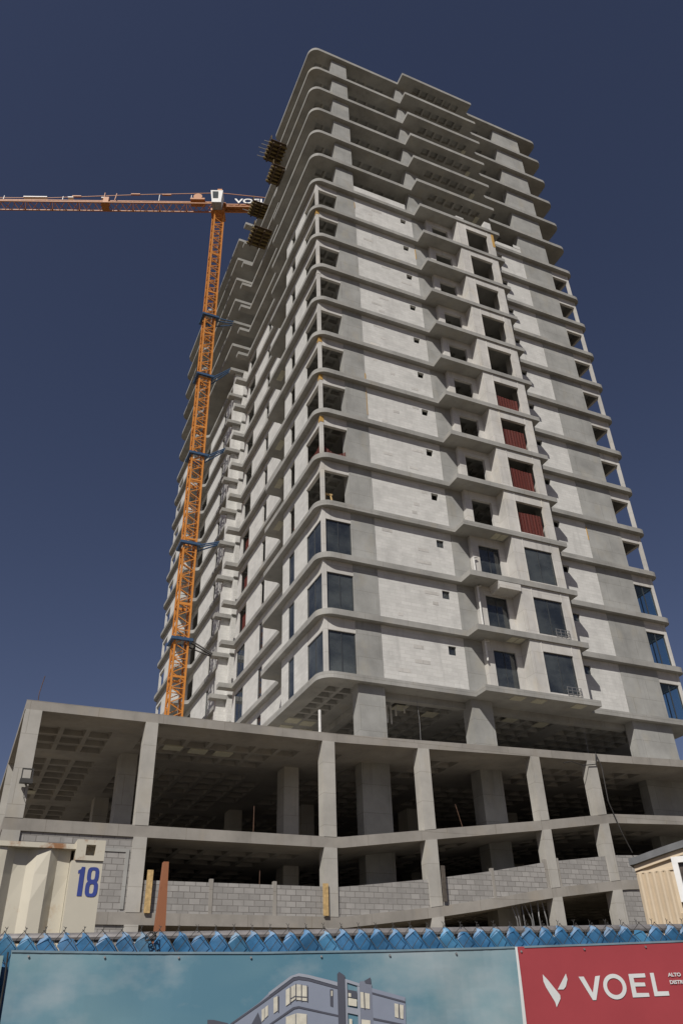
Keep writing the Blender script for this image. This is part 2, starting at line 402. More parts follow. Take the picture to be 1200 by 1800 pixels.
mb = MB(); mb.box(2.55, 2.8, 20.15, D - 20.15, 0, H); P('notch', 'notch_wall', mb, WHT)
# right and rear facade
mb = MB(); wallY(mb, 2.6, D - 2.6, 22.99, 23.19, 0, H, [(4.5, 5.4, 0, 2.4), (8, 10, 0, 2.4), (14, 15, 0, 2.4), (19.5, 22, 0, 2.4), (26.5, 27.5, 0, 2.4), (31.5, 33.5, 0, 2.4)]); P('rs', 'block_wall', mb, WHT)
mb = MB(); wallX(mb, 2.6, 21, D - .55, D - .35, 0, H, [(4, 4.5, 1.8, 2.3), (10, 11.5, 0, 2.3), (12.5, 14.5, 0, 2.3), (17, 18, 1.8, 2.3)]); P('rear', 'block_wall', mb, WHT)
# inner partitions that keep the rooms dark
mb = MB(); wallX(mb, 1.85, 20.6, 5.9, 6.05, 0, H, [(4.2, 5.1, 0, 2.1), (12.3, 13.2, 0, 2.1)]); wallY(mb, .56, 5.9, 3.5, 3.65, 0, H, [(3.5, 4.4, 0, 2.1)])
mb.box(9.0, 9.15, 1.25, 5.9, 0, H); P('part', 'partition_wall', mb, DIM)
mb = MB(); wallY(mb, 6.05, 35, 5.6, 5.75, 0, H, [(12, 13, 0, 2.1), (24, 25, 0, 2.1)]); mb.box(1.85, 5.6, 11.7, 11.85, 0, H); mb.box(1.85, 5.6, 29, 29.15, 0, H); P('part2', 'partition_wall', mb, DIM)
built = {}
def put(key, s):
    name, mb, mat = proto[key]; k = (ZS[s + 1] - T - ZS[s]) / H
    if key not in built:
        built[key] = build_each(mb, name, mat, tower, (0, 0, ZS[s]))
        for o in built[key]: o.scale = (1, 1, k)
    else: insts(built[key], tower, (0, 0, ZS[s]), (1, 1, k))
for s in range(12):
    for key in proto: put(key, s)

# windows
def window_mb(x0, x1, z0, z1, y, n):
    f = MB(); w_ = .045
    f.box(x0, x1, y, y + .06, z0, z0 + w_); f.box(x0, x1, y, y + .06, z1 - w_, z1)
    for i in range(n + 1):
        xc = x0 + (x1 - x0 - w_) * i / n; f.box(xc, xc + w_, y, y + .06, z0 + w_, z1 - w_)
    p = MB(); p.box(x0 + w_, x1 - w_, y + .025, y + .035, z0 + w_, z1 - w_)
    return f, p
def swap(mb):
    mb.v = [(y, x, z) for x, y, z in mb.v]; mb.f = [tuple(reversed(f)) for f in mb.f]; return mb
WIN = [('x', .56, 2.03, .02, 2.19, .42, 2, (0, 1, 2)), ('y', .57, 2.59, .02, 2.19, .385, 2, (0, 1, 2)),
       ('x', 12.43, 14.41, .13, 2.29, -.78, 2, (0, 1, 2)), ('x', 9.91, 11.29, .02, 2.35, .08, 2, (0, 1, 2)),
       ('x', 21.51, 22.97, .02, 2.19, .42, 2, (0, 1, 2)), ('ry', .57, 2.59, .02, 2.19, 23.08, 2, (0, 1, 2)),
       ('y', 4.5, 5.35, .02, 2.42, .375, 1, (0, 1, 2)), ('y', 13.71, 14.49, .02, 2.44, 1.675, 1, (0, 1, 2)),
       ('y', 17.71, 19.49, .02, 2.49, 1.675, 2, (0, 1, 2)), ('yb', 6.51, 8.99, .02, 2.44, 1.675, 2, (0, 1, 2)),
       ('y', D - 19.49, D - 17.71, .02, 2.49, 1.72, 2, (0, 1, 2)), ('y', D - 14.49, D - 13.71, .02, 2.44, 1.72, 1, (0, 1, 2)),
       ('y', D - 8.99, D - 6.81, .02, 2.34, 1.72, 2, (0, 1, 2)), ('y', D - 5.35, D - 4.5, .02, 2.42, .42, 1, (0, 1, 2)),
       ('y', D - 2.59, D - .57, .02, 2.19, .42, 2, (0, 1, 2)), ('x', 7.36, 7.81, 1.87, 2.33, .43, 1, (0, 1, 2)), ('x', 16.13, 16.59, 2.01, 2.49, .43, 1, (0, 1))]
for ax, a, b, z0, z1, y, n, lv in WIN:
    f, p = window_mb(a, b, z0, z1, y, n)
    if ax != 'x': swap(f); swap(p)
    fo = f.build('window', FRM, tower, (0, 0, ZS[lv[0]])); po = p.build('pane', GLB if ax == 'yb' else GLR if (a > 20 or ax == 'ry') else GLS, fo)
    fo.scale = (1, 1, (ZS[1] - T - ZS[0]) / H)
    for s in lv[1:]: inst(fo, tower, (0, 0, ZS[s]), (1, 1, (ZS[s + 1] - T - ZS[s]) / H))
# small metal guards inside the bay windows and waste pipes of the loggias
gd = MB()
for z in (.16, .34, .52): gd.beam((13.55, -.93, z), (14.45, -.93, z), .03)
for x in (13.55, 13.85, 14.15, 14.45): gd.beam((x, -.93, .005), (x, -.93, .54), .025)
for x in (13.55, 14.45): gd.beam((x, -.92, .4), (x, -.85, .4), .025)
go = gd.build('window_guard', GRY, tower, (0, 0, ZS[0])); inst(go, tower, (0, 0, ZS[1]))
dp = MB(); dp.beam((9.38, -.12, .02), (9.38, -.12, 2.75), .1, None, 8); dp.beam((9.38, -.12, 2.72), (9.62, -.1, 2.86), .1, None, 8)
do = dp.build('drain_pipe', PVC, tower, (0, 0, ZS[1])); inst(do, tower, (0, 0, ZS[0] + 1.7), (1, 1, .4)); inst(do, tower, (0, 0, ZS[2]), (1, 1, .5))
db = MB(); db.hull([(10.3, -.93, -T - .42), (11.68, -.93, -T - .42), (11.68, 0, -T - .42), (10.3, 0, -T - .42)], [(10.2, -.93, -T - .005), (11.68, -.93, -T - .005), (11.68, 0, -T - .005), (10.2, 0, -T - .005)])
db.build('ceiling_box', PLA, tower, (0, 0, ZS[2]))
# foam void formers left in the soffits
fm = MB()
for (x, y) in ((10.6, -.5), (11.9, -.5), (14.4, -.55)): fm.box(x - .35, x + .35, y - .28, y + .28, -T - .02, -T + .01)
fo = build_each(fm, 'void_former', FOAM, tower, (0, 0, ZS[0]))
fm = MB()
for (x, y) in ((10.9, -.45), (11.35, -.45)): fm.box(x - .2, x + .2, y - .3, y + .3, -T - .02, -T + .01)
fo = build_each(fm, 'void_former', FOAM, tower, (0, 0, ZS[1])); insts(fo, tower, (0, 0, ZS[3]))
fm = MB(); fm.box(14.5, 14.85, .1, .8, -T - .02, -T + .01)
fo = build_each(fm, 'void_former', FOAM, tower, (0, 0, ZS[13]))
for k in (14, 15, 16): insts(fo, tower, (0, 0, ZS[k]))
fm = MB(); fm.box(.35, .75, 7.2, 8.3, -T - .02, -T + .01)
fo = build_each(fm, 'void_former', FOAM, tower, (0, 0, ZS[4]))
for k in (5, 6, 8): insts(fo, tower, (0, 0, ZS[k]))
fm = MB()
for (x, y) in ((1.0, 6.3), (1.9, 6.5), (1.0, 7.5), (2.2, 7.8), (1.1, 8.6), (14.2, 2.6), (12.1, 2.4), (5.5, 2.7), (7.5, 3.1)): fm.box(x - .36, x + .36, y - .36, y + .36, -T - .03, -T + .01)
build_each(fm, 'void_former', FOAM, tower, (0, 0, ZS[0]))
FMK = plain('foam_orange', (.50, .30, .08), .9, 0, .3, 20)
for s_, boxes in ((11, [(3.44, 3.48, 1.5, 2.2)]), (6, [(3.44, 3.50, .1, .8)]), (5, [(3.45, 3.48, .6, 2.6)]), (10, [(8.31, 8.36, 1.2, 2.3)]), (3, [(18.66, 18.71, 1.6, 2.6)])):
    for a, b, c, d in boxes: MB().box(a, b, .315, .40, c, d).build('foam_patch', FMK, tower, (0, 0, ZS[s_]))
for s_ in (4, 5, 6, 8, 10): MB().box(.335, .565, .335, .565, 2.45, H - .01).build('foam_patch', FMK if s_ != 8 else PLA, tower, (0, 0, ZS[s_]))
for s_ in (11, 10): MB().box(14.8, 15.02, -.87, -.66, 1.2, 2.7).build('foam_patch', FMK, tower, (0, 0, ZS[s_])) if s_ == 11 else None
random.seed(21)
for s_ in range(12):
    mb = MB()
    for q in range(3):
        x = random.uniform(3.8, 6.9); z = .2 * random.choice(((2, 3), (6, 7), (10, 11))[q]); w_ = random.uniform(.3, .9)
        mb.box(x, x + w_, .342, .36, z, z + .19)
    build_each(mb, 'mortar_patch', PLA, tower, (0, 0, ZS[s_]))
# half-built walls of the first open storey, and stubs
mb = MB(); mb.box(3.46, 7.9, .35, .55, 0, 1.15); mb.box(15.0, 18.7, .35, .55, 0, .95); mb.box(18.0, 18.7, .33, .34, .95, 1.3)
mb.box(11.72, 12.4, -.84, -.2, 0, .35); mb.box(14.42, 14.98, -.84, -.4, 0, 1.0)
mb.box(.35, .55, 4.2, 6.4, 0, .9); mb.box(.35, .55, 2.7, 3.4, 0, .5); mb.box(1.65, 1.85, 12, 13.5, 0, 1.2); mb.box(1.65, 1.85, 15, 16.5, 0, .9)
build_each(mb, 'half_built_wall', WHT, tower, (0, 0, ZS[12]))
# inner walls and hangers in the open storeys
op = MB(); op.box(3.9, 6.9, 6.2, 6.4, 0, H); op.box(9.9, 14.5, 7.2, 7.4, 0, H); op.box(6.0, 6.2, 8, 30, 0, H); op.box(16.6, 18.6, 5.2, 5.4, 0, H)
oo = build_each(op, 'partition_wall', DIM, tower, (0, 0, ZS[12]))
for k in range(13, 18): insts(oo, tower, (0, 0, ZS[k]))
hg = MB()
for (x, y) in ((5.2, 2.2), (5.6, 2.3), (6.4, 2.2), (6.8, 2.5)): hg.box(x, x + .16, y, y + .16, H - .75, H)
ho = build_each(hg, 'hanger', PLA, tower, (0, 0, ZS[13]))
for k in (14, 15, 16): insts(ho, tower, (0, 0, ZS[k]))
rf = MB()
for i in range(9): rf.beam((18 + i * .16, .25, 0), (18 + i * .16 + .1 * math.sin(i), .3, .35 + .2 * math.sin(i * 2.3)), .03)
build_each(rf, 'rebar_stub', RBR, tower, (0, 0, ZS[18]))
# beams under the first slab, column heads
mb = MB(); mb.box(3.0, 8.6, .95, 1.35, 15.35, ZS[0] - T); mb.box(9.57, 18.7, 1.0, 1.4, 15.35, ZS[0] - T); mb.box(3.1, 3.5, 1.35, 8.4, 15.35, ZS[0] - T)
build_each(mb, 'edge_beam', CON, tower)

# ------------------------------------------------------------ podium
podium = thing('parking_podium', 'wide bare concrete parking podium with a sloping middle deck and grey block parapets', 'building')
def lin(x, pts):
    if x <= pts[0][0]: return pts[0][1]
    for (a, b), (c, d) in zip(pts, pts[1:]):
        if x <= c: return b + (d - b) * (x - a) / (c - a)
    return pts[-1][1]
ZR = lambda x: lin(x, [(0, 12.22), (3.7, 12.34), (8.6, 12.5), (13.2, 12.63), (19, 12.84), (32, 13.1)])
ZM = lambda x: lin(x, [(-.3, 8.11), (4, 8.65), (9.5, 9.32), (13.5, 9.86), (18, 10.04), (32, 10.1)])
ZL = lambda x: lin(x, [(-.3, 5.31), (3.73, 5.74), (6.34, 6.09), (9.24, 6.56), (13.33, 7.03), (15, 7.1), (32, 7.2)])
PX0, PX1, PY0, PY1 = -12.6, 31.0, -2.2, 43.0
PCOLF = [(-12.58, -12.0), (-8.22, -7.74), (-.92, -.38), (3.58, 4.12), (9.5, 9.98), (12.78, 13.3), (19.5, 20.0), (25, 25.5)]
PCIN = [(-8.35, -7.65, 2.0, 2.9), (-1.12, -.42, 1.8, 2.7), (-8.2, -7.5, 9.6, 10.5), (-1.1, -.4, 10.2, 11.1), (-8.2, -7.5, 18, 19), (-1.1, -.4, 18, 19), (-8.2, -7.5, 27, 28), (-1.1, -.4, 27, 28)]
def deck(zf, th, pit, name, ny=42):
    mb = MB(); nx = 43
    xs = [PX0] + [PX0 + .55 + (PX1 - PX0 - 1.1) / nx * i for i in range(nx + 1)] + [PX1]
    ys = [PY0] + [PY0 + .5 + (PY1 - PY0 - 1.0) / ny * i for i in range(ny + 1)] + [PY1]
    allc = PCIN + TCOLS[:19]
    solid = lambda i, j, x, y: i in (0, nx + 1) or j in (0, 1, ny + 1) or near_col(x, y, allc, .95) or (pit == 0) or i % 8 == 4 or j % 8 == 5 or (i * 7 + j * 13) % 31 == 0
    coffers(mb, xs, ys, -th, pit, solid)
    for i in range(len(xs) - 1):
        a, b = xs[i], xs[i + 1]
        mb.quad((a, PY0, 0), (b, PY0, 0), (b, PY1, 0), (a, PY1, 0))
        mb.quad((a, PY0, -th), (b, PY0, -th), (b, PY0, 0), (a, PY0, 0)); mb.quad((b, PY1, -th), (a, PY1, -th), (a, PY1, 0), (b, PY1, 0))
    for j in range(len(ys) - 1):
        a, b = ys[j], ys[j + 1]
        mb.quad((PX0, b, -th), (PX0, a, -th), (PX0, a, 0), (PX0, b, 0)); mb.quad((PX1, a, -th), (PX1, b, -th), (PX1, b, 0), (PX1, a, 0))
    mb.warp(lambda x, y, z: (x, y, z + zf(x)))
    return mb.build(name, CONP, podium)
deck(ZR, .36, .2, 'roof_deck'); deck(ZM, .4, .2, 'parking_deck'); deck(ZL, .38, .2, 'parking_deck')
def column_piece(x0, x1, y0, y1, mat=COL):
    mb = MB()
    segs = [(0.01, ZL, .38), None]
    prev = lambda x: 0.01
    for zf, th in ((ZL, .38), (ZM, .4), (ZR, .36)):
        b = [(x, y, prev(x)) for x, y in ((x0, y0), (x1, y0), (x1, y1), (x0, y1))]
        t = [(x, y, zf(x) - th + .004) for x, y in ((x0, y0), (x1, y0), (x1, y1), (x0, y1))]
        mb.hull(b, t); prev = zf
    return mb.build('column', mat, podium)
for a, b in PCOLF: column_piece(a, b, PY0 - .012, PY0 + .5)
for c in PCIN: column_piece(*c)
for y in (5, 12, 19, 26, 33, 40): column_piece(-12.59, -12.1, y, y + .5)
# side cladding strips (dark netting down the left flank)
mb = MB()
mb.quad((-12.66, 1.0, 11.9), (-12.66, 4.9, 11.9), (-12.66, 4.9, 8.3), (-12.66, 1.2, 8.3)); mb.quad((-12.66, 6, 11.9), (-12.66, 11.8, 11.9), (-12.66, 11.8, 8.3), (-12.66, 6, 8.3))
# rear, right walls and infill
mb = MB(); mb.box(PX0 + .3, PX1 - .2, PY1 - .5, PY1 - .3, 0, 12.0); mb.box(PX1 - .5, PX1 - .3, PY0 + .6, PY1 - .5, 0, 11.9)
mb.box(-6.5, PX1 - .5, 26, 26.2, 0, 11.84); mb.box(8, 17, 20, 20.2, 0, 11.84)
build_each(mb, 'rear_wall', CONP, podium)
mb = MB(); mb.box(-12.3, -12.1, -1.6, PY1 - .5, 0, 7.7); mb.build('side_wall', BLK, podium)
# block walls on the front
def infill(x0, x1, zb, zt, name='block_wall', y=PY0 + .06):
    mb = MB(); n = max(1, int((x1 - x0) / .8))
    for i in range(n):
        a = x0 + (x1 - x0) * i / n; b = x0 + (x1 - x0) * (i + 1) / n
        mb.hull([(a, y, zb(a)), (b, y, zb(b)), (b, y + .16, zb(b)), (a, y + .16, zb(a))], [(a, y, zt(a)), (b, y, zt(b)), (b, y + .16, zt(b)), (a, y + .16, zt(a))])
    return mb.build(name, BLK, podium)
infill(-12.0, -8.22, ZL, lambda x: ZM(x) - .4)
infill(-12.0, -8.22, lambda x: .01, lambda x: ZL(x) - .38)
PAR = lambda x: ZL(x) + 1.02 + (0.0 if x < 9 else .02)
for a, b in ((-7.74, -5.35), (-5.22, -2.95), (-2.82, -.92), (-.38, 3.58), (4.12, 6.6), (6.73, 9.5), (9.98, 12.78), (13.3, 19.5), (20, 25)): infill(a, b, ZL, PAR)
for x in (-5.35, -2.95, 6.6, 9.35, 10.0): 
    mb = MB(); mb.box(x, x + .13, PY0 + .04, PY0 + .2, ZL(x) + .001, PAR(x) + .12); mb.build('parapet_post', CONP, podium)
infill(13.3, 19.5, lambda x: .01, lambda x: ZL(x) - .38)
# tie beam framing the tall block wall
mb = MB(); mb.box(-8.42, -8.3, PY0 + .03, PY0 + .2, 5.4, 7.3); mb.box(-10.2, -8.42, PY0 + .03, PY0 + .2, 7.2, 7.32); build_each(mb, 'tie_beam', COLD, podium)
# fillets of cast beam under the parapets, soffit foam
mb = MB()
for (x, y) in ((-6.5, .6), (-4.3, .8), (-5.4, .75), (-11.4, 9.5)): mb.box(x - .38, x + .38, y - .3, y + .3, 11.82, 11.87)
build_each(mb, 'void_former', FOAM, podium)
# ground-floor back wall that shows dark red-brown through the lowest openings
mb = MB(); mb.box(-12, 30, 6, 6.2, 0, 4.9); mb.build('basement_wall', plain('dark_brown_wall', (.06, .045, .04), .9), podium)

# ------------------------------------------------------------ tower crane
crane = thing('tower_crane', 'orange lattice tower crane with a white cab beside the tower', 'crane', (-1.8, 23.03, 0))
hw = .5
def lattice(mb, L, w2, h2, pitch, ch, br, tri=False, sides=(0, 1, 2, 3)):
    """lattice along +X from 0..L"""
    c = [(-w2, -h2), (w2, -h2), (w2, h2), (-w2, h2)]
    if tri: c = [(-w2, -h2), (w2, -h2), (0, h2)]
    for y, z in c: mb.beam((0, y, z), (L, y, z), ch)
    n = int(round(L / pitch)); m_ = len(c)
    for k in range(m_):
        a = c[k]; b = c[(k + 1) % m_]
        for i in range(n):
            x0 = L * i / n; x1 = L * (i + 1) / n; xm = (x0 + x1) / 2
            mb.beam((x0, *a), (xm, *b), br); mb.beam((xm, *b), (x1, *a), br)
            if i % 2 == 0: mb.beam((x0, *a), (x0, *b), br)
mb = MB(); lattice(mb, 78.2, hw, hw, 1.15, .13, .062)
mb.warp(lambda x, y, z: (y, z, x)); mb.build('mast', ORN, crane)
mb = MB()
for z in (17.9 + 5.9 * i for i in range(10)):
    for s in (-1, 1):
        mb.box(-.56, .56, s * .5 - .05, s * .5 + .05, z, z + .16); mb.box(s * .5 - .05, s * .5 + .05, -.44, .44, z, z + .16)
build_each(mb, 'mast_joint', ORN, crane)
mb = MB()
for i in range(60): mb.beam((-.3, .1, 10 + i * 1.1), (.3, .1, 10 + i * 1.1), .04)
mb.beam((-.3, .1, 9), (-.3, .1, 77), .05); mb.beam((.3, .1, 9), (.3, .1, 77), .05)
mb.build('ladder', GRY, crane)
jd = Vector((.9287, -.3707, 0)); ja = math.atan2(jd.y, jd.x)
top = bpy.data.objects.new('slewing_top', None)
mb = MB(); mb.box(-.75, .75, -.75, .75, 78.2, 78.6); mb.box(-.62, .62, -.62, .62, 78.6, 79.7); mb.box(-.8, .8, -.6, .6, 79.7, 79.85)
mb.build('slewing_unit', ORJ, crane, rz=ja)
mb = MB()
for s in (-1, 1):
    for q in (-.5, .5): mb.beam((q, s * .5, 79.85), (0, s * .12, 82.4), .13)
    mb.beam((-.3, s * .35, 80.9), (.3, s * .35, 80.9), .07)
mb.beam((0, -.3, 82.4), (0, .3, 82.4), .3); mb.box(-.25, .25, -.45, .45, 82.3, 82.5)
mb.build('tower_head', ORN, crane, rz=ja)
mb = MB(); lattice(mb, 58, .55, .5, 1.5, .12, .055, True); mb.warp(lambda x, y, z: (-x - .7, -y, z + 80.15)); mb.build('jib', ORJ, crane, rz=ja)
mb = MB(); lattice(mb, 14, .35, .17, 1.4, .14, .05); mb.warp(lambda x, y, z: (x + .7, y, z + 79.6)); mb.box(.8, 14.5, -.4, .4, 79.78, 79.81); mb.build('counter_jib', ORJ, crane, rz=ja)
mb = MB(); mb.box(11.5, 14.2, -.7, .7, 77.6, 79.25); mb.build('counterweight', CON, crane, rz=ja)
mb = MB(); mb.beam((0, 0, 82.4), (-9, 0, 81.9), .06); mb.beam((-9, 0, 81.9), (-19, 0, 81.1), .06); mb.beam((-19, 0, 81.1), (-42, 0, 80.85), .06)
mb.beam((0, 0, 82.4), (12, 0, 80.6), .06)
for x in (-6, -9.5, -16): mb.box(x - .5, x + .5, -.09, .09, 81.95 - (.1 if x > -9 else .6 if x < -12 else .1), 82.1 - (.1 if x > -9 else .6 if x < -12 else .1))
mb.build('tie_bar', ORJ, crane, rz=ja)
CZ = 78.35
mb = MB(); mb.hull([(-.55, -1.75, CZ), (.45, -1.75, CZ), (.45, -.78, CZ), (-.55, -.78, CZ)], [(-.72, -2.0, CZ + 1.65), (.62, -2.0, CZ + 1.65), (.62, -.78, CZ + 1.65), (-.72, -.78, CZ + 1.65)])
cab = mb.build('cab', WHP, crane, rz=ja)
mb = MB(); mb.hull([(-.45, -1.86, CZ + .5), (.12, -1.86, CZ + .5), (.12, -1.80, CZ + .5), (-.45, -1.80, CZ + .5)], [(-.52, -2.0, CZ + 1.45), (.12, -2.0, CZ + 1.45), (.12, -1.94, CZ + 1.45), (-.52, -1.94, CZ + 1.45)])
mb.build('window', glassmat('cab_glass', (.4, .5, .5), (1, 1, 1), .3), cab)
mb = MB(); mb.box(-.57, .47, -1.77, -.76, CZ - .12, CZ - .002); mb.build('cab_floor', GRY, cab)
mb = MB(); mb.box(-13.0, -12.2, -.5, .5, 79.55, 79.75); mb.box(-12.9, -12.3, -.3, .3, 79.75, 81.0); mb.beam((-12.9, -.1, 81), (-12.9, -.1, 82), .08); mb.beam((-11.6, -.3, 80.4), (-11.5, -.3, 81.6), .08)
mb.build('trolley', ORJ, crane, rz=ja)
mb = MB()
for x in (-3.2, -6.8, -17.5, -24, -27): mb.beam((x, .0, 80.8), (x, .0, 81.9 if x > -8 else 81.4), .06)
build_each(mb, 'antenna', WHP, crane, rz=ja)
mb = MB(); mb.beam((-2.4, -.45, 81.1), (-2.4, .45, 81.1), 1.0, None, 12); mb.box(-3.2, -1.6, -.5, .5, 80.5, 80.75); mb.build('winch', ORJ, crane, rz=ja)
# white boxes added to imitate bright metal glints on the outer jib
mb = MB()
for x, L_ in ((-20.5, 2.6), (-16.6, .6), (-12.9, .6), (-25.5, 1.0)): mb.box(x - L_ / 2, x + L_ / 2, -.2, .2, 81.0, 81.12)
build_each(mb, 'jib_glint', WHP, crane, rz=ja)
# collars and wall ties
TZ = [(26.8, 25.63), (35.2, 35.36), (44.3, 44.97), (53.6, 54.53), (61.6, 60.85)]
for z, zb in TZ:
    mb = MB()
    for s in (-1, 1): mb.box(-.82, .82, s * .68 - .12, s * .68 + .12, z - .11, z + .11); mb.box(s * .68 - .12, s * .68 + .12, -.56, .56, z - .11, z + .11)
    c = mb.build('tie_collar', BLU, crane)
    for p, q in (((.7, -.6, z), (2.16, -1.42, zb)), ((.7, .6, z), (2.16, -.92, zb)), ((.7, -.2, z), (2.16, -1.15, zb))):
        mb = MB(); mb.beam(p, q, .12, None, 6); mb.build('tie_strut', BLU if q[2] > z - 1 else STL, c)
def text_mesh(txt, size, name, mat, parent, mtx, ext=.01, bold=0.0, sx=1.0, align='LEFT'):
    cu = bpy.data.curves.new(name, 'FONT'); cu.body = txt; cu.size = size; cu.extrude = ext; cu.offset = bold; cu.align_x = align
    to = bpy.data.objects.new(name + '_tmp', cu); col.objects.link(to)
    dg = bpy.context.evaluated_depsgraph_get(); me = bpy.data.meshes.new_from_object(to.evaluated_get(dg))
    bpy.data.objects.remove(to)
    me.transform(Matrix.Diagonal((sx, 1, 1, 1))); me.transform(mtx); me.materials.clear(); me.materials.append(mat)
    o = bpy.data.objects.new(name, me); col.objects.link(o)
    if parent: o.parent = parent
    return o
vertical = Matrix.Rotation(R(90), 4, 'X')
text_mesh('VOEL', 1.1, 'sign_letters', WHP, crane, Matrix.Rotation(ja, 4, 'Z') @ Matrix.Translation((1.8, -.50, 79.85)) @ vertical, .04, .02, 1.3)

# ------------------------------------------------------------ loading platforms on the left flank
def platform(x0, x1, y0, y1, z, label, prongs):
    t = thing('loading_platform', label, 'formwork platform', (x0, y0, z), 0, 'formwork landing platforms on the flank')
    mb = MB(); w_, l_ = x1 - x0, y1 - y0
    n = 5
    for i in range(n): yy = l_ * (i + .5) / n; mb.box(-.12, w_, yy - .07, yy + .07, -.34, -.16)
    build_each(mb, 'joist', FRY, t)
    mb = MB(); n = 9
    for i in range(n): xx = w_ * i / n; mb.box(xx, xx + w_ / n * .95, -.08, l_ + .08, -.16, -.10)
    build_each(mb, 'deck_board', FRW, t)
    mb = MB()
    for xx in (.2, w_ * .55): mb.box(xx, xx + .12, .0, l_, -.48, -.34)
    build_each(mb, 'bearer', FRW, t)
    for i in range(prongs):
        mb = MB(); yy = l_ * (i + .5) / prongs; mb.beam((-.12, yy, -.25), (-.55 - .12 * (i % 3), yy + .05, -.22), .05); mb.build('prong', GRY, t)
    mb = MB(); mb.beam((.1, .2, -.1), (.1, .2, .9), .05); mb.beam((.1, l_ - .2, -.1), (.1, l_ - .2, .9), .05); mb.beam((.1, .2, .85), (.1, l_ - .2, .85), .05); mb.build('guard_rail', FRY, t)
    return t
platform(-1.45, .1, 5.85, 7.8, ZS[16], 'topmost timber formwork platform, with five pale prongs sticking out of its outer edge', 5)
platform(-1.1, .5, 6.1, 7.85, ZS[15] + .1, 'wide brown formwork platform right beneath the one with five prongs', 0)
platform(-.95, .55, 12.2, 13.75, ZS[16], 'formwork platform hiding the end of the white crane letters', 2)
platform(-.65, 1.1, 12.5, 14.6, ZS[15], 'lowest brown formwork platform, under the one beside the crane letters', 0)
t = thing('prop_stack', 'small yellow stack of formwork beams near the slab edge close to the top', 'formwork beams', (.2, 7.4, ZS[17] - .0))
mb = MB()
for i in range(4): mb.box(-.1, .5, i * .16, i * .16 + .1, 0.005, .12)
for i in range(3): mb.box(i * .2 - .05, i * .2 + .05, 0, .6, .125, .24)
mb.build('beam', FRY, t)

# ------------------------------------------------------------ safety nets and loose things in the tower
ORD = {3: 'first', 4: 'second', 5: 'third', 6: 'fourth'}
def net(kind, a, b, z, y, hgt, label, sag=0.0):
    mb = MB(); n = 40
    for i in range(n):
        u0, u1 = i / n, (i + 1) / n
        def p(u, top): 
            x = a + (b - a) * u; off = .015 * math.sin(u * (b - a) * 30) + .03 * math.sin(u * 5 + z)
            zz = 0.01 if not top else hgt * (1 - sag * math.sin(math.pi * min(u * .9, 1)))
            return (x, y + off, zz) if kind == 'x' else (y + off, x, zz)
        mb.quad(p(u0, 0), p(u1, 0), p(u1, 1), p(u0, 1))
        q = [Vector(v) + (Vector((0, .012, 0)) if kind == 'x' else Vector((.012, 0, 0))) for v in (p(u0, 0), p(u0, 1), p(u1, 1), p(u1, 0))]
        mb.quad(*q)
    o = mb.build('safety_net', NET, None, (0, 0, z)); tag(o, label, 'safety net', 'red safety nets in the window openings'); return o
for s, h_ in ((3, 1.65), (4, 1.7), (5, 1.6), (6, 1.2)):
    net('x', 12.46, 14.38, ZS[s] + .12, -.55, h_, f'red safety net in the projecting bay opening, {ORD[s]} storey above the glazed bays')
    net('y', 4.5, 5.35, ZS[s], .65, 1.3, f'red safety net in the left-face slit nearest the corner, {ORD[s]} unglazed storey')
    net('y', 13.72, 14.48, ZS[s], 1.95, 1.3, f'red safety net in the narrow slit farther back on the left face, {ORD[s]} unglazed storey')
    if s < 6: net('y', 17.72, 19.48, ZS[s], 1.95, 2.2, f'red safety net in the wide left-face opening beside the notch, {ORD[s]} unglazed storey')
net('x', 9.92, 11.28, ZS[4], .3, .7, 'low red safety net across the recessed loggia doorway')
net('x', .56, 2.03, ZS[4], .62, 1.0, 'sagging red safety net round the front of the open corner room', .45)
net('y', .57, 2.59, ZS[4], .66, 1.5, 'tall red safety net on the left side of the open corner room', .1)
t = thing('trestle', 'yellow wooden trestle standing in the open corner room above the glass', 'trestle', (.95, .85, ZS[3]))
mb = MB()
for sx in (-.25, .25):
    for sy in (-.22, .22): mb.beam((sx, sy, .005), (sx * .6, 0, .95), .06)
mb.build('leg', WOD, t); mb = MB(); mb.beam((-.25, 0, .97), (.25, 0, .97), .09); mb.beam((-.2, -.12, .45), (.2, -.12, .45), .04); mb.build('rail', WOD, t)
for s in (3, 4, 5):
    mb = MB(); mb.beam((9.95, 1.5, .02), (11.2, 1.2, 2.5), .07, None, 6)
    tag(mb.build('shoring_prop', STL, None, (0, 0, ZS[s])), f'slanting steel prop seen in the loggia doorway, {ORD[s]} storey above the glazed door', 'prop', 'slanting props in the loggia doorways')

# ------------------------------------------------------------ loose things on the podium
tag(MB().beam((-.92, -1.95, 12.23), (-.92, -1.95, 13.25), .12, None, 10).build('vent_pipe', PVC), 'short white plastic pipe standing on the podium roof edge', 'pipe')
tag(MB().path([(-12.2, -1.9, 12.22), (-12.21, -1.92, 12.6), (-12.12, -1.9, 13.3)], .03).build('rebar', RBR), 'thin bar sticking up from the podium roof corner above the floodlight', 'rebar')
t = thing('floodlight', 'black square floodlight fixed to the left corner column of the podium', 'floodlight', (-12.1, -2.22, 9.3))
mb = MB(); mb.box(-.22, .16, -.34, -.28, .0, .04); mb.box(-.22, .16, -.34, -.28, .34, .38); mb.box(-.22, -.18, -.34, -.28, .04, .34); mb.box(.12, .16, -.34, -.28, .04, .34); mb.build('bracket', STL, t)
mb = MB(); mb.hull([(-.24, -.44, -.14), (.18, -.44, -.14), (.18, -.1, -.10), (-.24, -.1, -.10)], [(-.24, -.44, .0), (.18, -.44, .0), (.18, -.1, -.02), (-.24, -.1, -.02)]); mb.beam((-.03, -.1, -.05), (-.03, 0.0, -.05), .05); mb.build('lamp_body', STL, t)
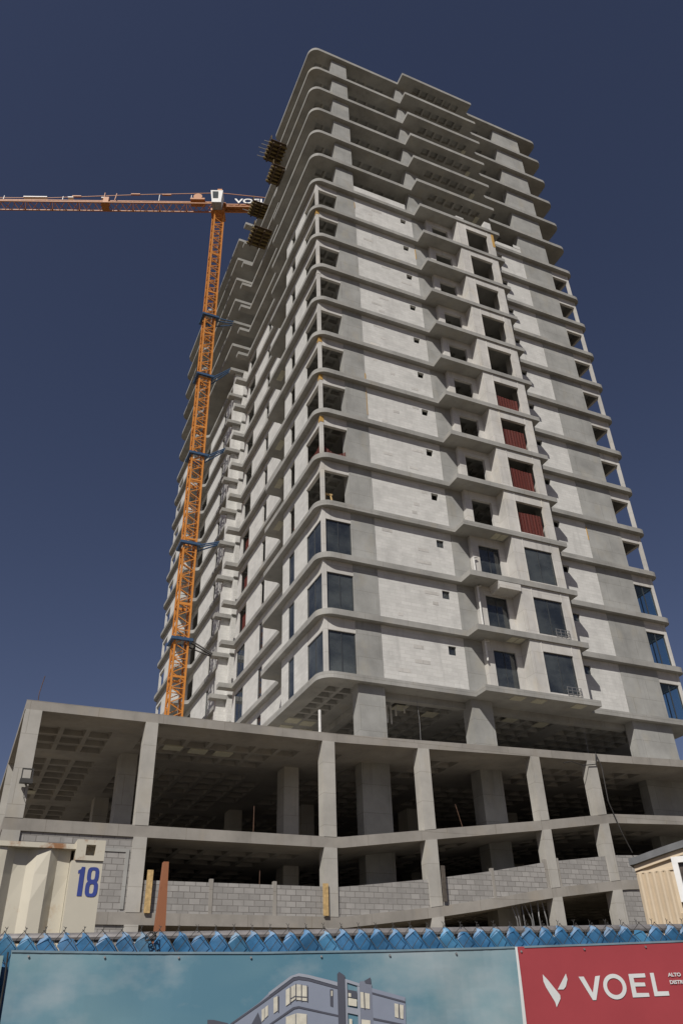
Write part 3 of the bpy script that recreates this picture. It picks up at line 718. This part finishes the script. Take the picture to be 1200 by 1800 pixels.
mb = MB(); mb.path([(0, -.1, -.1), (-.02, -.03, -.5), (.2, -.02, -.9)], .015); mb.build('cable', STL, t)
def plank(x, zb, zt, mat, lean, label, w_=.22, y=-2.27):
    mb = MB(); mb.hull([(x, y - .03, zb), (x + w_, y - .03, zb), (x + w_, y + .03, zb), (x, y + .03, zb)], [(x + lean, y - .03, zt), (x + w_ + lean, y - .03, zt), (x + w_ + lean, y + .03, zt), (x + lean, y + .03, zt)])
    return tag(mb.build('timber_plank', mat), label, 'plank', 'planks fixed to the podium columns')
plank(-7.62, 5.29, 6.64, WOD, 0, 'pale pine plank upright at the left end of the long parapet', .2)
plank(-1.02, 5.33, 6.42, WOD, 0, 'pale pine plank upright against the column where the deck starts to slope', .2)
plank(4.13, 5.93, 7.25, WDK, .02, 'dark weathered plank upright beside a podium column over the sloping deck', .16)
ri = 0
NTH = ['leftmost', 'second from left', 'third from left', 'middle', 'third from right', 'second from right', 'rightmost']
for (x, zt, lx) in ((7.5, 6.0, .22), (7.72, 6.03, .12), (8.05, 6.03, .03), (8.15, 6.0, .3), (8.5, 6.1, .02), (8.9, 6.12, -.06), (9.1, 6.05, .1)):
    mb = MB(); mb.path([(x, -1.9, zt + .1), (x + lx, -1.93, zt - .6), (x + lx + .05, -1.9, zt - 1.6)], .05, 5)
    tag(mb.build('rebar', GRY), NTH[ri] + ' of the seven thin steel bars hanging under the sloping deck', 'rebar', 'steel bars hanging under the sloping deck'); ri += 1
tag(MB().path([(11.3, -2.26, 12.0), (11.8, -2.26, 12.12), (12.4, -2.26, 11.98), (13.2, -2.28, 12.1), (13.3, -2.3, 12.64), (13.5, -2.3, 12.0), (13.45, -2.32, 10.4), (13.9, -2.3, 9.0), (14.3, -2.25, 8.2)], .045).build('cable', STL), 'dark cable hanging from the podium roof edge down over the right columns', 'cable')
for (x, zt, zb) in ((5.35, 15.3, 13.2), (15.4, 15.5, 13.6)):
    mb = MB(); mb.path([(x, .6, zt), (x + .05, .6, (zt + zb) / 2), (x + .02, .6, zb)], .018)
    tag(mb.build('hanging_wire', GRY), 'thin grey wire hanging under the tower %s' % ('left of the middle column' if x < 10 else 'toward the far right column'), 'wire')
for (x, y, z0, z1, l2) in ((-3.6, -1.6, 8.11, 9.2, 'thin bar standing on the podium deck in the widest bay'), (5.8, -1.2, 8.85, 10.0, 'thin leaning bar on the sloping deck in front of the dark middle bay'), (-3.3, -1.6, 5.31, 6.9, 'short bar standing behind the long block parapet')):
    tag(MB().path([(x + (.3 if x > 0 else 0), y, z0), (x, y, z1)], .03).build('rebar', RBR), l2, 'rebar')
t = thing('hanging_pipes', 'small cluster of pale pipe stubs hanging from the tower soffit behind the first column', 'pipes', (4.6, 2.4, 15.2))
mb = MB()
for x, L_ in ((0, .9), (.22, .95), (.5, .5), (1.0, .3)): mb.beam((x, 0, .4), (x, 0, .4 - L_), .09, None, 8)
mb.build('pipe', PVC, t)

# ------------------------------------------------------------ shipping container
cont = thing('shipping_container', 'cream corrugated shipping container with rust-edged corner and a blue number 18', 'container', (-12.78, -26.6, 0))
L_ = 6.06; Hc = 2.72
def corr(x0, x1, z0, z1, pitch, dep, y0=0.0, dents=()):
    mb = MB(); xs = []; x = x1
    k = 0
    while x > x0:
        for fx, fy in ((0, 1), (.30, 1), (.5, 0), (.80, 0)):
            xx = x - pitch * fx
            if xx > x0: xs.append((xx, fy))
        x -= pitch
    xs.append((x0, 0)); nz = 16
    V = []
    for (xx, fy) in xs:
        row = []
        for j in range(nz + 1):
            z = z0 + (z1 - z0) * j / nz; yy = y0 + dep * fy
            for (cx, cz, rr, am) in dents:
                d2 = ((xx - cx) / rr) ** 2 + ((z - cz) / (rr * 1.6)) ** 2; yy += am * math.exp(-d2)
            row.append((xx, yy, z))
        V.append(row)
    for a, b in zip(V, V[1:]):
        for j in range(nz): mb.quad(b[j], a[j], a[j + 1], b[j + 1])
    return mb
corr(-L_ + .12, -.2, .2, Hc - .05, .262, .045, .03, [(-.42, 2.62, .06, .03), (-.28, 2.6, .05, -.02), (-.55, 2.5, .12, .012)]).build('side_panel', CREAM, cont)
mb = MB()
for x0 in (-.2, -L_): mb.box(x0 + .002, x0 + (.2 if x0 > -1 else .12) - .002, 0, .12, .12, Hc - .122)
mb.box(-.172, -.0, .12, 2.4, Hc - .08, Hc - .02); build_each(mb, 'corner_post', CREAM, cont)
mb = MB()
for x0 in (-.18, -L_):
    for y0 in (-.01, 2.3):
        for z0 in (0, Hc - .12):
            if x0 > -1 and y0 < 0 and z0 > 1:
                mb.box(x0, x0 + .06, y0, y0 + .16, z0, z0 + .125); mb.box(x0 + .12, x0 + .18, y0, y0 + .16, z0, z0 + .125)
                mb.box(x0 + .06, x0 + .12, y0, y0 + .16, z0, z0 + .03); mb.box(x0 + .06, x0 + .12, y0, y0 + .16, z0 + .095, z0 + .125); mb.box(x0 + .06, x0 + .12, y0 + .08, y0 + .16, z0 + .03, z0 + .095)
            else: mb.box(x0, x0 + .18, y0, y0 + .16, z0, z0 + .12)
build_each(mb, 'corner_casting', CREAMC, cont)
mb = MB(); mb.box(-L_ + .18, -.18, .02, .09, Hc - .05, Hc - .02); mb.box(-L_ + .18, -.18, .02, .12, .05, .2); build_each(mb, 'side_rail', CREAMC, cont)
mb = MB(); mb.box(-L_ + .1, -.05, .1, 2.38, Hc - .045, Hc - .03); mb.build('roof', CREAM, cont)
mb = MB(); mb.box(-.1, -.06, .12, 2.3, .1, Hc - .08); mb.box(-L_ + .05, -L_ + .1, .12, 2.3, .1, Hc - .08); build_each(mb, 'end_panel', CREAM, cont)
mb = MB(); mb.box(-L_ + .1, -.1, 2.34, 2.4, .1, Hc - .05); mb.build('rear_panel', CREAM, cont)
yq = -.0025
mb = MB(); one = [(-.138, 2.392), (-.108, 2.392), (-.108, 2.562), (-.130, 2.562), (-.134, 2.548), (-.149, 2.540), (-.149, 2.522), (-.138, 2.526)]
k = len(mb.v); v3 = [Vector((x, z, 0)) for x, z in one]
for t_ in tessellate_polygon([v3]):
    tri = [v3[i] for i in t_]
    if (tri[1] - tri[0]).cross(tri[2] - tri[0]).z < 0: tri.reverse()
    mb.quad(*[(p.x, yq, p.y) for p in tri])
mb.build('number', INKB, cont)
mb = MB()
def oval(cx, cz, ax, az, t, n=24):
    def P_(a, k):
        c_, s_ = math.cos(a), math.sin(a); e = .62
        return (cx + (ax - t * k) * math.copysign(abs(c_) ** e, c_), yq, cz + (az - t * k * .75) * math.copysign(abs(s_) ** e, s_))
    for i in range(n):
        a, b = 2 * math.pi * i / n, 2 * math.pi * (i + 1) / n
        mb.quad(P_(a, 0), P_(a, 1), P_(b, 1), P_(b, 0))
oval(-.054, 2.517, .037, .046, .024); yq -= .0006; oval(-.054, 2.436, .039, .047, .025)
mb.build('number', INKB, cont)

# ------------------------------------------------------------ site trailer
tr = thing('site_trailer', 'cream ribbed site trailer with a curved grey roof and a white framed window', 'trailer', (-6.82, -24.95, 0), R(-52))
def prof(x, Wt=2.6, z0=3.12, rise=.2): u = x / Wt; return z0 + rise * math.sin(math.pi * (.02 + .96 * u))
mb = MB(); N = 40
for i in range(N):
    a = -.04 + 2.68 * i / N; b = -.04 + 2.68 * (i + 1) / N
    ca = min(max(a, 0), 2.6); cb = min(max(b, 0), 2.6)
    mb.hull([(a, -.07, prof(ca) - .05), (b, -.07, prof(cb) - .05), (b, 6, prof(cb) - .05), (a, 6, prof(ca) - .05)], [(a, -.07, prof(ca) + .02), (b, -.07, prof(cb) + .02), (b, 6, prof(cb) + .02), (a, 6, prof(ca) + .02)])
mb.build('roof', TRR, tr)
mb = MB()
for i in range(N):
    a = 2.6 * i / N; b = 2.6 * (i + 1) / N
    mb.hull([(a, -.03, prof(a) - .11), (b, -.03, prof(b) - .11), (b, .05, prof(b) - .11), (a, .05, prof(a) - .11)], [(a, -.03, prof(a) - .052), (b, -.03, prof(b) - .052), (b, .05, prof(b) - .052), (a, .05, prof(a) - .052)])
mb.build('roof_trim', TRL, tr)
mb = MB(); mb.box(0, .42, -.012, .03, 3.0, 3.02)
n = 36; pitch = .072
x = 0
while x < .52:
    z1 = 3.0 if x < .33 else 2.58
    mb.hull([(x, 0, .6), (x + .03, -.022, .6), (x + .05, -.022, .6), (x + pitch, 0, .6)], [(x, 0, z1), (x + .03, -.022, z1), (x + .05, -.022, z1), (x + pitch, 0, z1)]); x += pitch
mb.box(0, .56, .002, .05, .5, 2.6)
mb.box(0, .40, .002, .05, 2.6, 3.0)
for i in range(12):
    a = .0 + i * .05; b = a + .05
    mb.hull([(a, .002, 3.0), (b, .002, 3.0), (b, .05, 3.0), (a, .05, 3.0)], [(a, .002, prof(a) - .105), (b, .002, prof(b) - .105), (b, .05, prof(b) - .105), (a, .05, prof(a) - .105)])
mb.box(1.7, 2.6, .002, .05, .5, 3.2)
build_each(mb, 'end_wall', TRL, tr)
mb = MB(); mb.box(.40, .46, -.05, .04, 2.68, 3.12); mb.box(.46, 1.2, -.05, .04, 3.06, 3.12); mb.box(.46, 1.2, -.05, .04, 2.68, 2.72); mb.box(1.2, 1.26, -.05, .04, 2.68, 3.12)
wn = mb.build('window', WHP, tr)
mb = MB(); mb.box(.46, 1.2, -.01, 0, 2.72, 3.06); mb.build('pane', plain('dusty_pane', (.075, .06, .05), .35, 0, .7, 14), wn)
mb = MB(); mb.box(.56, 1.7, .08, .12, .6, 2.62); mb.build('door', plain('doorway_shade', (.05, .05, .055), .6), tr)  # dark sheet standing in for the shade of the open doorway
mb = MB(); mb.box(.0, .04, .05, 6, .5, 3.1); mb.box(2.56, 2.6, .05, 6, .5, 3.1); mb.box(.04, 2.56, 5.95, 6, .5, 3.1); mb.box(.04, 2.56, .14, 5.9, .5, .6); build_each(mb, 'side_wall', TRL, tr)
mb = MB()
for y in (1.2, 4.6):
    for x in (.15, 2.25): mb.box(x, x + .2, y, y + .4, 0.005, .5)
build_each(mb, 'support_block', CON, tr)

# ------------------------------------------------------------ rusty formwork post
t = thing('formwork_post', 'tall rusty brown steel plate tapering upward behind the fence', 'steel post', (-12.13, -25.43, 0))
mb = MB(); mb.hull([(-.13, -.02, .01), (.13, -.02, .01), (.13, .06, .01), (-.13, .06, .01)], [(-.005, -.02, 2.82), (.035, -.02, 2.82), (.035, .04, 2.82), (-.005, .04, 2.82)])
mb.v = [(x, y, z) for x, y, z in mb.v]; mb.build('plate', RUS, t)
mb = MB(); mb.box(-.09, .11, -.035, -.021, .3, .34); mb.box(-.06, .08, -.035, -.021, 1.2, 1.24); build_each(mb, 'cleat', RUS, t)

# ------------------------------------------------------------ chain-link fence with blue slats, and banners
FA = math.atan2(-.2451, .9695)
fence = thing('chain_link_fence', 'chain-link fence woven with blue plastic slats under a grey top rail', 'fence', (-13.43, -28.70, 0), FA)
mb = MB(); mb.beam((-3, 0, 1.948), (7, 0, 1.952), .034, None, 12); mb.build('top_rail', plain('rail_steel', (.20, .19, .19), .55, .2, .35, 20), fence)
mb = MB()
for x in (-2.4, -.02, 2.45, 4.9): mb.beam((x, .03, 0.01), (x, .03, 1.93), .048, None, 10)
build_each(mb, 'post', GRY, fence)
SLT = plain('blue_slat', (.035, .15, .31), .5, 0, .45, 14)
SLD = plain('faded_blue_slat', (.055, .20, .36), .5, 0, .5, 9)
random.seed(3)
pit = .0705; x = -.9; k = 0
while x < 4.2:
    jt = random.uniform(-.004, .004); h_ = .011 + random.uniform(-.004, .004); cv = random.uniform(.001, .005); tw = random.uniform(-.009, .004)
    x_ = x + jt; wd = .0298
    mb = MB(); nu, nv = 6, 16
    # ribbon running down to the right; u across (-1..1), v along
    def rp(u, v):
        cx_ = x_ + .0 ; ln = .62
        # local axes: along = (.62,-.78), across = (.78,.62)
        ax, az = .60, -.80; bx, bz = .80, .60
        along = v * ln; acr = u * wd * .98
        px = cx_ + ax * along + bx * acr; pz = 1.95 + h_ - .0255 + az * along + bz * acr
        yy = -.020 - cv * (1 - u * u) + .003 * math.sin(v * ln * 34 + k * 1.7) + tw * u
        return (px, yy, pz)
    pts = [[rp(-1 + 2 * i / nu, j / nv) for j in range(nv + 1)] for i in range(nu + 1)]
    tipp = (x_ , -.012, 1.95 + h_ + .004)
    for i in range(nu):
        for j in range(nv): mb.quad(pts[i][j], pts[i + 1][j], pts[i + 1][j + 1], pts[i][j + 1])
        mb.quad(pts[i][0], tipp, pts[i + 1][0])
    o = mb.build('slat', SLT if random.random() < .8 else SLD, fence, smooth=True)
    x += pit; k += 1
# wires: zigzag strands crossing the slats, with twisted barbs above the rail
mb = MB(); x = -.9
while x < 4.2:
    s = .004
    mb.path([(x - .003, -.044, 1.972), (x + .035, -.05, 1.935), (x + .0, -.046, 1.892), (x + .035, -.05, 1.85)], .0024, 5)
    mb.path([(x + .003, -.044, 1.972), (x - .032, -.03, 1.935), (x - .002, -.046, 1.892)], .0024, 5)
    mb.beam((x, -.02, 1.966), (x + .002, -.02, 1.980 + .004 * math.sin(x * 91)), .0019); mb.beam((x + .002, -.02, 1.978), (x - .004 - .002 * math.sin(x * 37), -.02, 1.987), .0016); mb.beam((x + .002, -.02, 1.978), (x + .006, -.022, 1.985 + .003 * math.sin(x * 53)), .0016)
    x += pit
mb.build('wire', STL, fence)
mb = MB(); mb.path([(.55 + .02 * math.cos(a), -.05 - .01 * math.sin(2 * a), 1.945 + .016 * math.sin(a * 1.3)) for a in [i * .9 for i in range(16)]], .004, 5); mb.build('tie_wire', STL, fence)

# banner fabric
def cloth_mat(name):
    mt, n, l, b = newmat(name)
    v = worldvec(n, l, (1.0, 1.0, 1.7)); ns = noise(n, l, 2.6, v, 5, .55); n2 = noise(n, l, 1.1, v, 3, .5)
    c1 = mix(n, l, (.075, .185, .255), (.165, .285, .325), ramp(n, l, n2, .38, .62))
    c2 = mix(n, l, c1, (.36, .40, .42), mulf(n, l, ramp(n, l, ns, .45, .75), .8))
    l.new(c2, b.inputs['Base Color']); b.inputs['Roughness'].default_value = .55
    bumpy(n, l, b, noise(n, l, 9, worldvec(n, l, (1, 1, .5)), 3, .5), .35, .02)
    return mt
CLO = cloth_mat('printed_sky')
CRED = plain('printed_red', (.33, .045, .055), .6, 0, .1, 3)
CWHT = plain('printed_white', (.62, .64, .64), .6, 0, .08)
B1 = plain('printed_facade', (.215, .245, .315), .6, 0, .1); B2 = plain('printed_dark', (.065, .07, .095), .6, 0, .1); B3 = plain('printed_band', (.28, .305, .36), .6, 0, .1)
B4 = plain('printed_window', (.55, .53, .45), .6, 0, .2, 30); B5 = plain('printed_grey', (.17, .19, .245), .6, 0, .1)
banner = thing('advertising_banner', 'long printed banner with clouds, a rendered apartment block and a red panel on the fence', 'banner', (-13.43, -28.70, 0), FA)
BO = -.062   # banner plane, in front of the fence (local -y)
def ztop(x): return lin(x, [(.055, 1.905), (.5, 1.893), (.951, 1.885), (1.5, 1.884), (1.996, 1.888), (2.36, 1.893), (2.9, 1.902)])
def yw(x, z):
    k = 1.0
    for a, b in ((.74, 1.56), (2.06, 2.78)):
        k = min(k, max(.12, min(1, max(a - x, x - b) / .12)))
    return BO + k * (.005 * math.sin(x * 5.1 + z * 3) + .0026 * math.sin(x * 15 - z * 11) * (1 - .5 * math.sin(x * 3)) + .0012 * math.sin(x * 41 + z * 17))
def sheet(x0, x1, zf, z0, off, nx, nz, x0f=None):
    mb = MB()
    def p(i, j):
        zt = None; u = i / nx; 
        x = x0 + (x1 - x0) * u; z = z0 + (zf(x) - z0) * j / nz
        if x0f: x = x0f(z) + (x1 - x0f(z)) * u; z = z0 + (zf(x) - z0) * j / nz
        return (x, yw(x, z) - off, z)
    for i in range(nx):
        for j in range(nz): mb.quad(p(i, j), p(i + 1, j), p(i + 1, j + 1), p(i, j + 1))
    return mb
sheet(.057, 4.2, ztop, .25, 0, 120, 24, lambda z: .057 + (1.905 - z) * .02).build('fabric', CLO, banner, smooth=True)
xr = lambda z: 1.997 - (1.888 - z) * .012
sheet(1.99, 4.2, lambda x: ztop(x) - .001, .25, .0015, 60, 24, xr).build('red_panel', CRED, banner, smooth=True)
sheet(1.98, 1.995, lambda x: ztop(x) - .001, .25, .003, 2, 24, lambda z: xr(z) - .011 - (1.888 - z) * .02).v
mb = MB(); nz = 30
for j in range(nz):
    za = .25 + (1.887 - .25) * j / nz; zb = .25 + (1.887 - .25) * (j + 1) / nz
    q = lambda z, k: (xr(z) - .001 - k * (.009 + (1.888 - z) * .02), yw(xr(z), z) - .003, z)
    mb.quad(q(za, 1), q(za, 0), q(zb, 0), q(zb, 1))
mb.build('white_stripe', CWHT, banner)
mb = MB(); n = 100
for i in range(n):
    a = .057 + 4.1 * i / n; b = .057 + 4.1 * (i + 1) / n
    if b < 1.99 or a > 1.99:
        mb.quad((a, yw(a, ztop(a)) - .004, ztop(a) - .006), (b, yw(b, ztop(b)) - .004, ztop(b) - .006), (b, yw(b, ztop(b)) - .004, ztop(b) + .001), (a, yw(a, ztop(a)) - .004, ztop(a) + .001))
build_each(mb, 'hem', plain('banner_hem', (.16, .24, .29), .6, 0, .3, 9), banner)
mb = MB()
for i in range(10):
    x = .12 + i * .27; z = ztop(x) - .018; mb.beam((x, yw(x, z) - .002, z), (x, yw(x, z) - .006, z), .008, None, 8)
build_each(mb, 'grommet', GRY, banner)
def poly(pts, off, mat, name, parent=banner):
    # triangulated print lying on the fabric, following its waves
    v3 = [Vector((x, z, 0)) for x, z in pts]; mb = MB()
    for t_ in tessellate_polygon([v3]):
        tri = [v3[i] for i in t_]
        if (tri[1] - tri[0]).cross(tri[2] - tri[0]).z < 0: tri.reverse()
        mb.quad(*[(p.x, yw(p.x, p.y) - off, p.y) for p in tri])
    return mb
def polys(lst, off, mat, name):
    mb = MB()
    for pts in lst:
        t_ = poly(pts, off, mat, name); k = len(mb.v); mb.v += t_.v; mb.f += [tuple(k + i for i in f) for f in t_.f]
    for i, pts in enumerate(lst if len(lst) < 30 else []):
        poly(pts, off, mat, name).build(name[:-1] if name.endswith('s') else name, mat, banner)
    if len(lst) >= 30: mb.build(name, mat, banner)
ZB = 1.45
polys([[(.62, ZB), (.862, 1.658), (.966, 1.721), (.999, 1.749), (1.081, 1.803), (1.112, 1.812), (1.15, 1.806), (1.262, 1.78), (1.262, ZB)],
       [(1.393, ZB), (1.391, 1.758), (1.521, 1.725), (1.509, ZB)]], .003, B1, 'printed_wall')
polys([[(.862, 1.651), (.966, 1.711), (1.094, 1.788), (1.112, 1.791), (1.15, 1.786), (1.262, 1.757), (1.262, 1.765), (1.15, 1.794), (1.112, 1.80), (1.091, 1.797), (.966, 1.719), (.862, 1.658)],
       [(1.001, 1.645), (1.095, 1.697), (1.112, 1.70), (1.262, 1.668), (1.262, 1.674), (1.112, 1.706), (1.091, 1.703), (1.001, 1.651)],
       [(1.393, 1.738), (1.519, 1.706), (1.519, 1.712), (1.393, 1.744)], [(1.393, 1.655), (1.514, 1.632), (1.514, 1.638), (1.393, 1.662)],
       [(1.26, 1.806), (1.268, 1.814), (1.29, 1.80), (1.285, ZB), (1.261, ZB)], [(1.365, 1.782), (1.389, 1.793), (1.391, 1.77), (1.368, 1.774)],
       [(.779, 1.672), (.802, 1.671), (.855, 1.659), (.849, 1.65), (.78, 1.65)], [(.93, 1.64), (.962, 1.69), (.975, 1.66), (.973, 1.60), (.93, 1.58)], [(1.231, 1.757), (1.243, 1.757), (1.242, 1.70), (1.231, 1.704)],
       [(1.297, 1.755), (1.335, 1.748), (1.334, 1.724), (1.297, 1.73)]], .0045, B2, 'printed_shadow')
polys([[(1.0, 1.752), (1.081, 1.803), (1.112, 1.812), (1.15, 1.806), (1.26, 1.779), (1.26, 1.767), (1.15, 1.796), (1.112, 1.802), (1.091, 1.799), (1.0, 1.742)],
       [(1.29, 1.79), (1.346, 1.774), (1.345, 1.764), (1.29, 1.78)], [(1.29, 1.78), (1.297, 1.778), (1.296, 1.60), (1.289, 1.60)], [(1.336, 1.765), (1.346, 1.763), (1.344, 1.60), (1.335, 1.60)], [(1.297, 1.699), (1.336, 1.692), (1.335, 1.672), (1.296, 1.68)]], .005, B3, 'printed_frame')
polys([[(1.346, 1.78), (1.365, 1.782), (1.393, 1.77), (1.392, ZB), (1.344, ZB)]], .0035, B5, 'printed_grey_wall')
wins = [[(1.064, 1.759), (1.079, 1.766), (1.079, 1.716), (1.064, 1.707)], [(1.081, 1.767), (1.1, 1.776), (1.1, 1.729), (1.081, 1.718)], [(1.103, 1.776), (1.121, 1.774), (1.121, 1.724), (1.103, 1.726)], [(1.123, 1.773), (1.143, 1.77), (1.143, 1.721), (1.123, 1.723)],
        [(1.018, 1.734), (1.033, 1.74), (1.034, 1.694), (1.019, 1.685)], [(.975, 1.698), (.985, 1.703), (.985, 1.668), (.976, 1.660)], [(.987, 1.705), (.998, 1.712), (.999, 1.68), (.987, 1.67)], [(1.235, 1.752), (1.241, 1.752), (1.24, 1.735), (1.235, 1.735)],
        [(1.300, 1.728), (1.333, 1.722), (1.332, 1.699), (1.299, 1.704)], [(1.301, 1.744), (1.311, 1.742), (1.311, 1.73), (1.301, 1.732)], [(1.347, 1.746), (1.36, 1.744), (1.36, 1.693), (1.347, 1.695)], [(1.362, 1.743), (1.383, 1.739), (1.381, 1.69), (1.362, 1.693)],
        [(1.477, 1.706), (1.492, 1.703), (1.49, 1.659), (1.476, 1.662)], [(1.495, 1.702), (1.512, 1.699), (1.508, 1.655), (1.493, 1.658)], [(1.065, 1.673), (1.1, 1.683), (1.1, 1.641), (1.065, 1.625)], [(1.103, 1.684), (1.142, 1.68), (1.142, 1.635), (1.103, 1.636)],
        [(1.348, 1.658), (1.381, 1.654), (1.38, 1.61), (1.347, 1.61)], [(1.301, 1.661), (1.312, 1.66), (1.312, 1.635), (1.301, 1.636)]]
polys(wins, .0055, B4, 'printed_windows')
polys([[(x0, z0), (x0 + .0035, z0), (x0 + .0035, z1), (x0, z1)] for x0, z0, z1 in ((1.080 - .001, 1.716, 1.768), (1.1, 1.725, 1.778), (1.121, 1.722, 1.775), (1.143, 1.72, 1.772), (1.36, 1.69, 1.745), (1.492, 1.658, 1.704), (1.034, 1.69, 1.742))] +
      [[(1.081, 1.731), (1.1, 1.74), (1.1, 1.737), (1.081, 1.728)], [(1.103, 1.738), (1.143, 1.735), (1.143, 1.732), (1.103, 1.735)]], .0065, B2, 'printed_mullions')
# logo and lettering on the red panel
polys([[(2.086, 1.789), (2.105, 1.769), (2.146, 1.717), (2.145, 1.705), (2.124, 1.677), (2.121, 1.694), (2.092, 1.745), (2.085, 1.765)],
       [(2.184, 1.79), (2.187, 1.77), (2.175, 1.745), (2.164, 1.736), (2.139, 1.736)]], .004, CWHT, 'logo')
sl = .04
V_ = [(2.235, 1.778), (2.257, 1.778), (2.284, 1.722), (2.306, 1.778), (2.327, 1.780), (2.293, 1.697), (2.279, 1.697)]
E_ = [(2.450, 1.783), (2.522, 1.784), (2.522, 1.770), (2.469, 1.769), (2.469, 1.753), (2.514, 1.752), (2.514, 1.739), (2.469, 1.739), (2.469, 1.717), (2.522, 1.716), (2.522, 1.703), (2.450, 1.702)]
L2 = [(2.544, 1.785), (2.561, 1.785), (2.561, 1.720), (2.609, 1.720), (2.609, 1.705), (2.544, 1.704)]
ring_o = [(2.382 + .049 * math.cos(a), 1.741 + .044 * math.sin(a)) for a in [i * math.pi / 16 for i in range(32)]]
ring_i = [(2.382 + .033 * math.cos(a), 1.741 + .029 * math.sin(a)) for a in [i * math.pi / 16 for i in range(32)]]
O_ = [[ring_o[i], ring_o[(i + 1) % 32], ring_i[(i + 1) % 32], ring_i[i]] for i in range(32)]
polys([V_, E_, L2], .004, CWHT, 'brand_letters'); polys(O_, .004, CWHT, 'brand_letter')
for txt, z in (('ALTO', 1.771), ('DISTRITO', 1.745)):
    text_mesh(txt, .0175, 'small_letters', CWHT, banner, Matrix.Translation((2.622, yw(2.66, z) - .005, z)) @ vertical, .0004, .0006, 1.25)
# second banner at the left edge
b2 = thing('advertising_banner', 'edge of a second pale green banner left of the long one, past a dark gap', 'banner', (-13.43, -28.70, 0), FA)
mb = MB()
for j in range(12):
    za = .3 + 1.59 * j / 12; zb = .3 + 1.59 * (j + 1) / 12; e = lambda z: .03 + (1.9 - z) * .02
    mb.quad((-2.5, -.055, za), (e(za), -.055 - .01 * (j % 2), za), (e(zb), -.055 - .01 * ((j + 1) % 2), zb), (-2.5, -.055, zb))
mb.build('fabric', plain('pale_banner', (.17, .25, .25), .6, 0, .2, 4), b2)
mb = MB(); mb.path([(.045 + .006 * math.sin(i), -.06, 1.9 - i * .09) for i in range(16)], .006, 5)
tag(mb.build('lacing_cord', STL, None, (-13.43, -28.70, 0), FA), 'dark lacing cord in the gap between the two banners', 'cord')
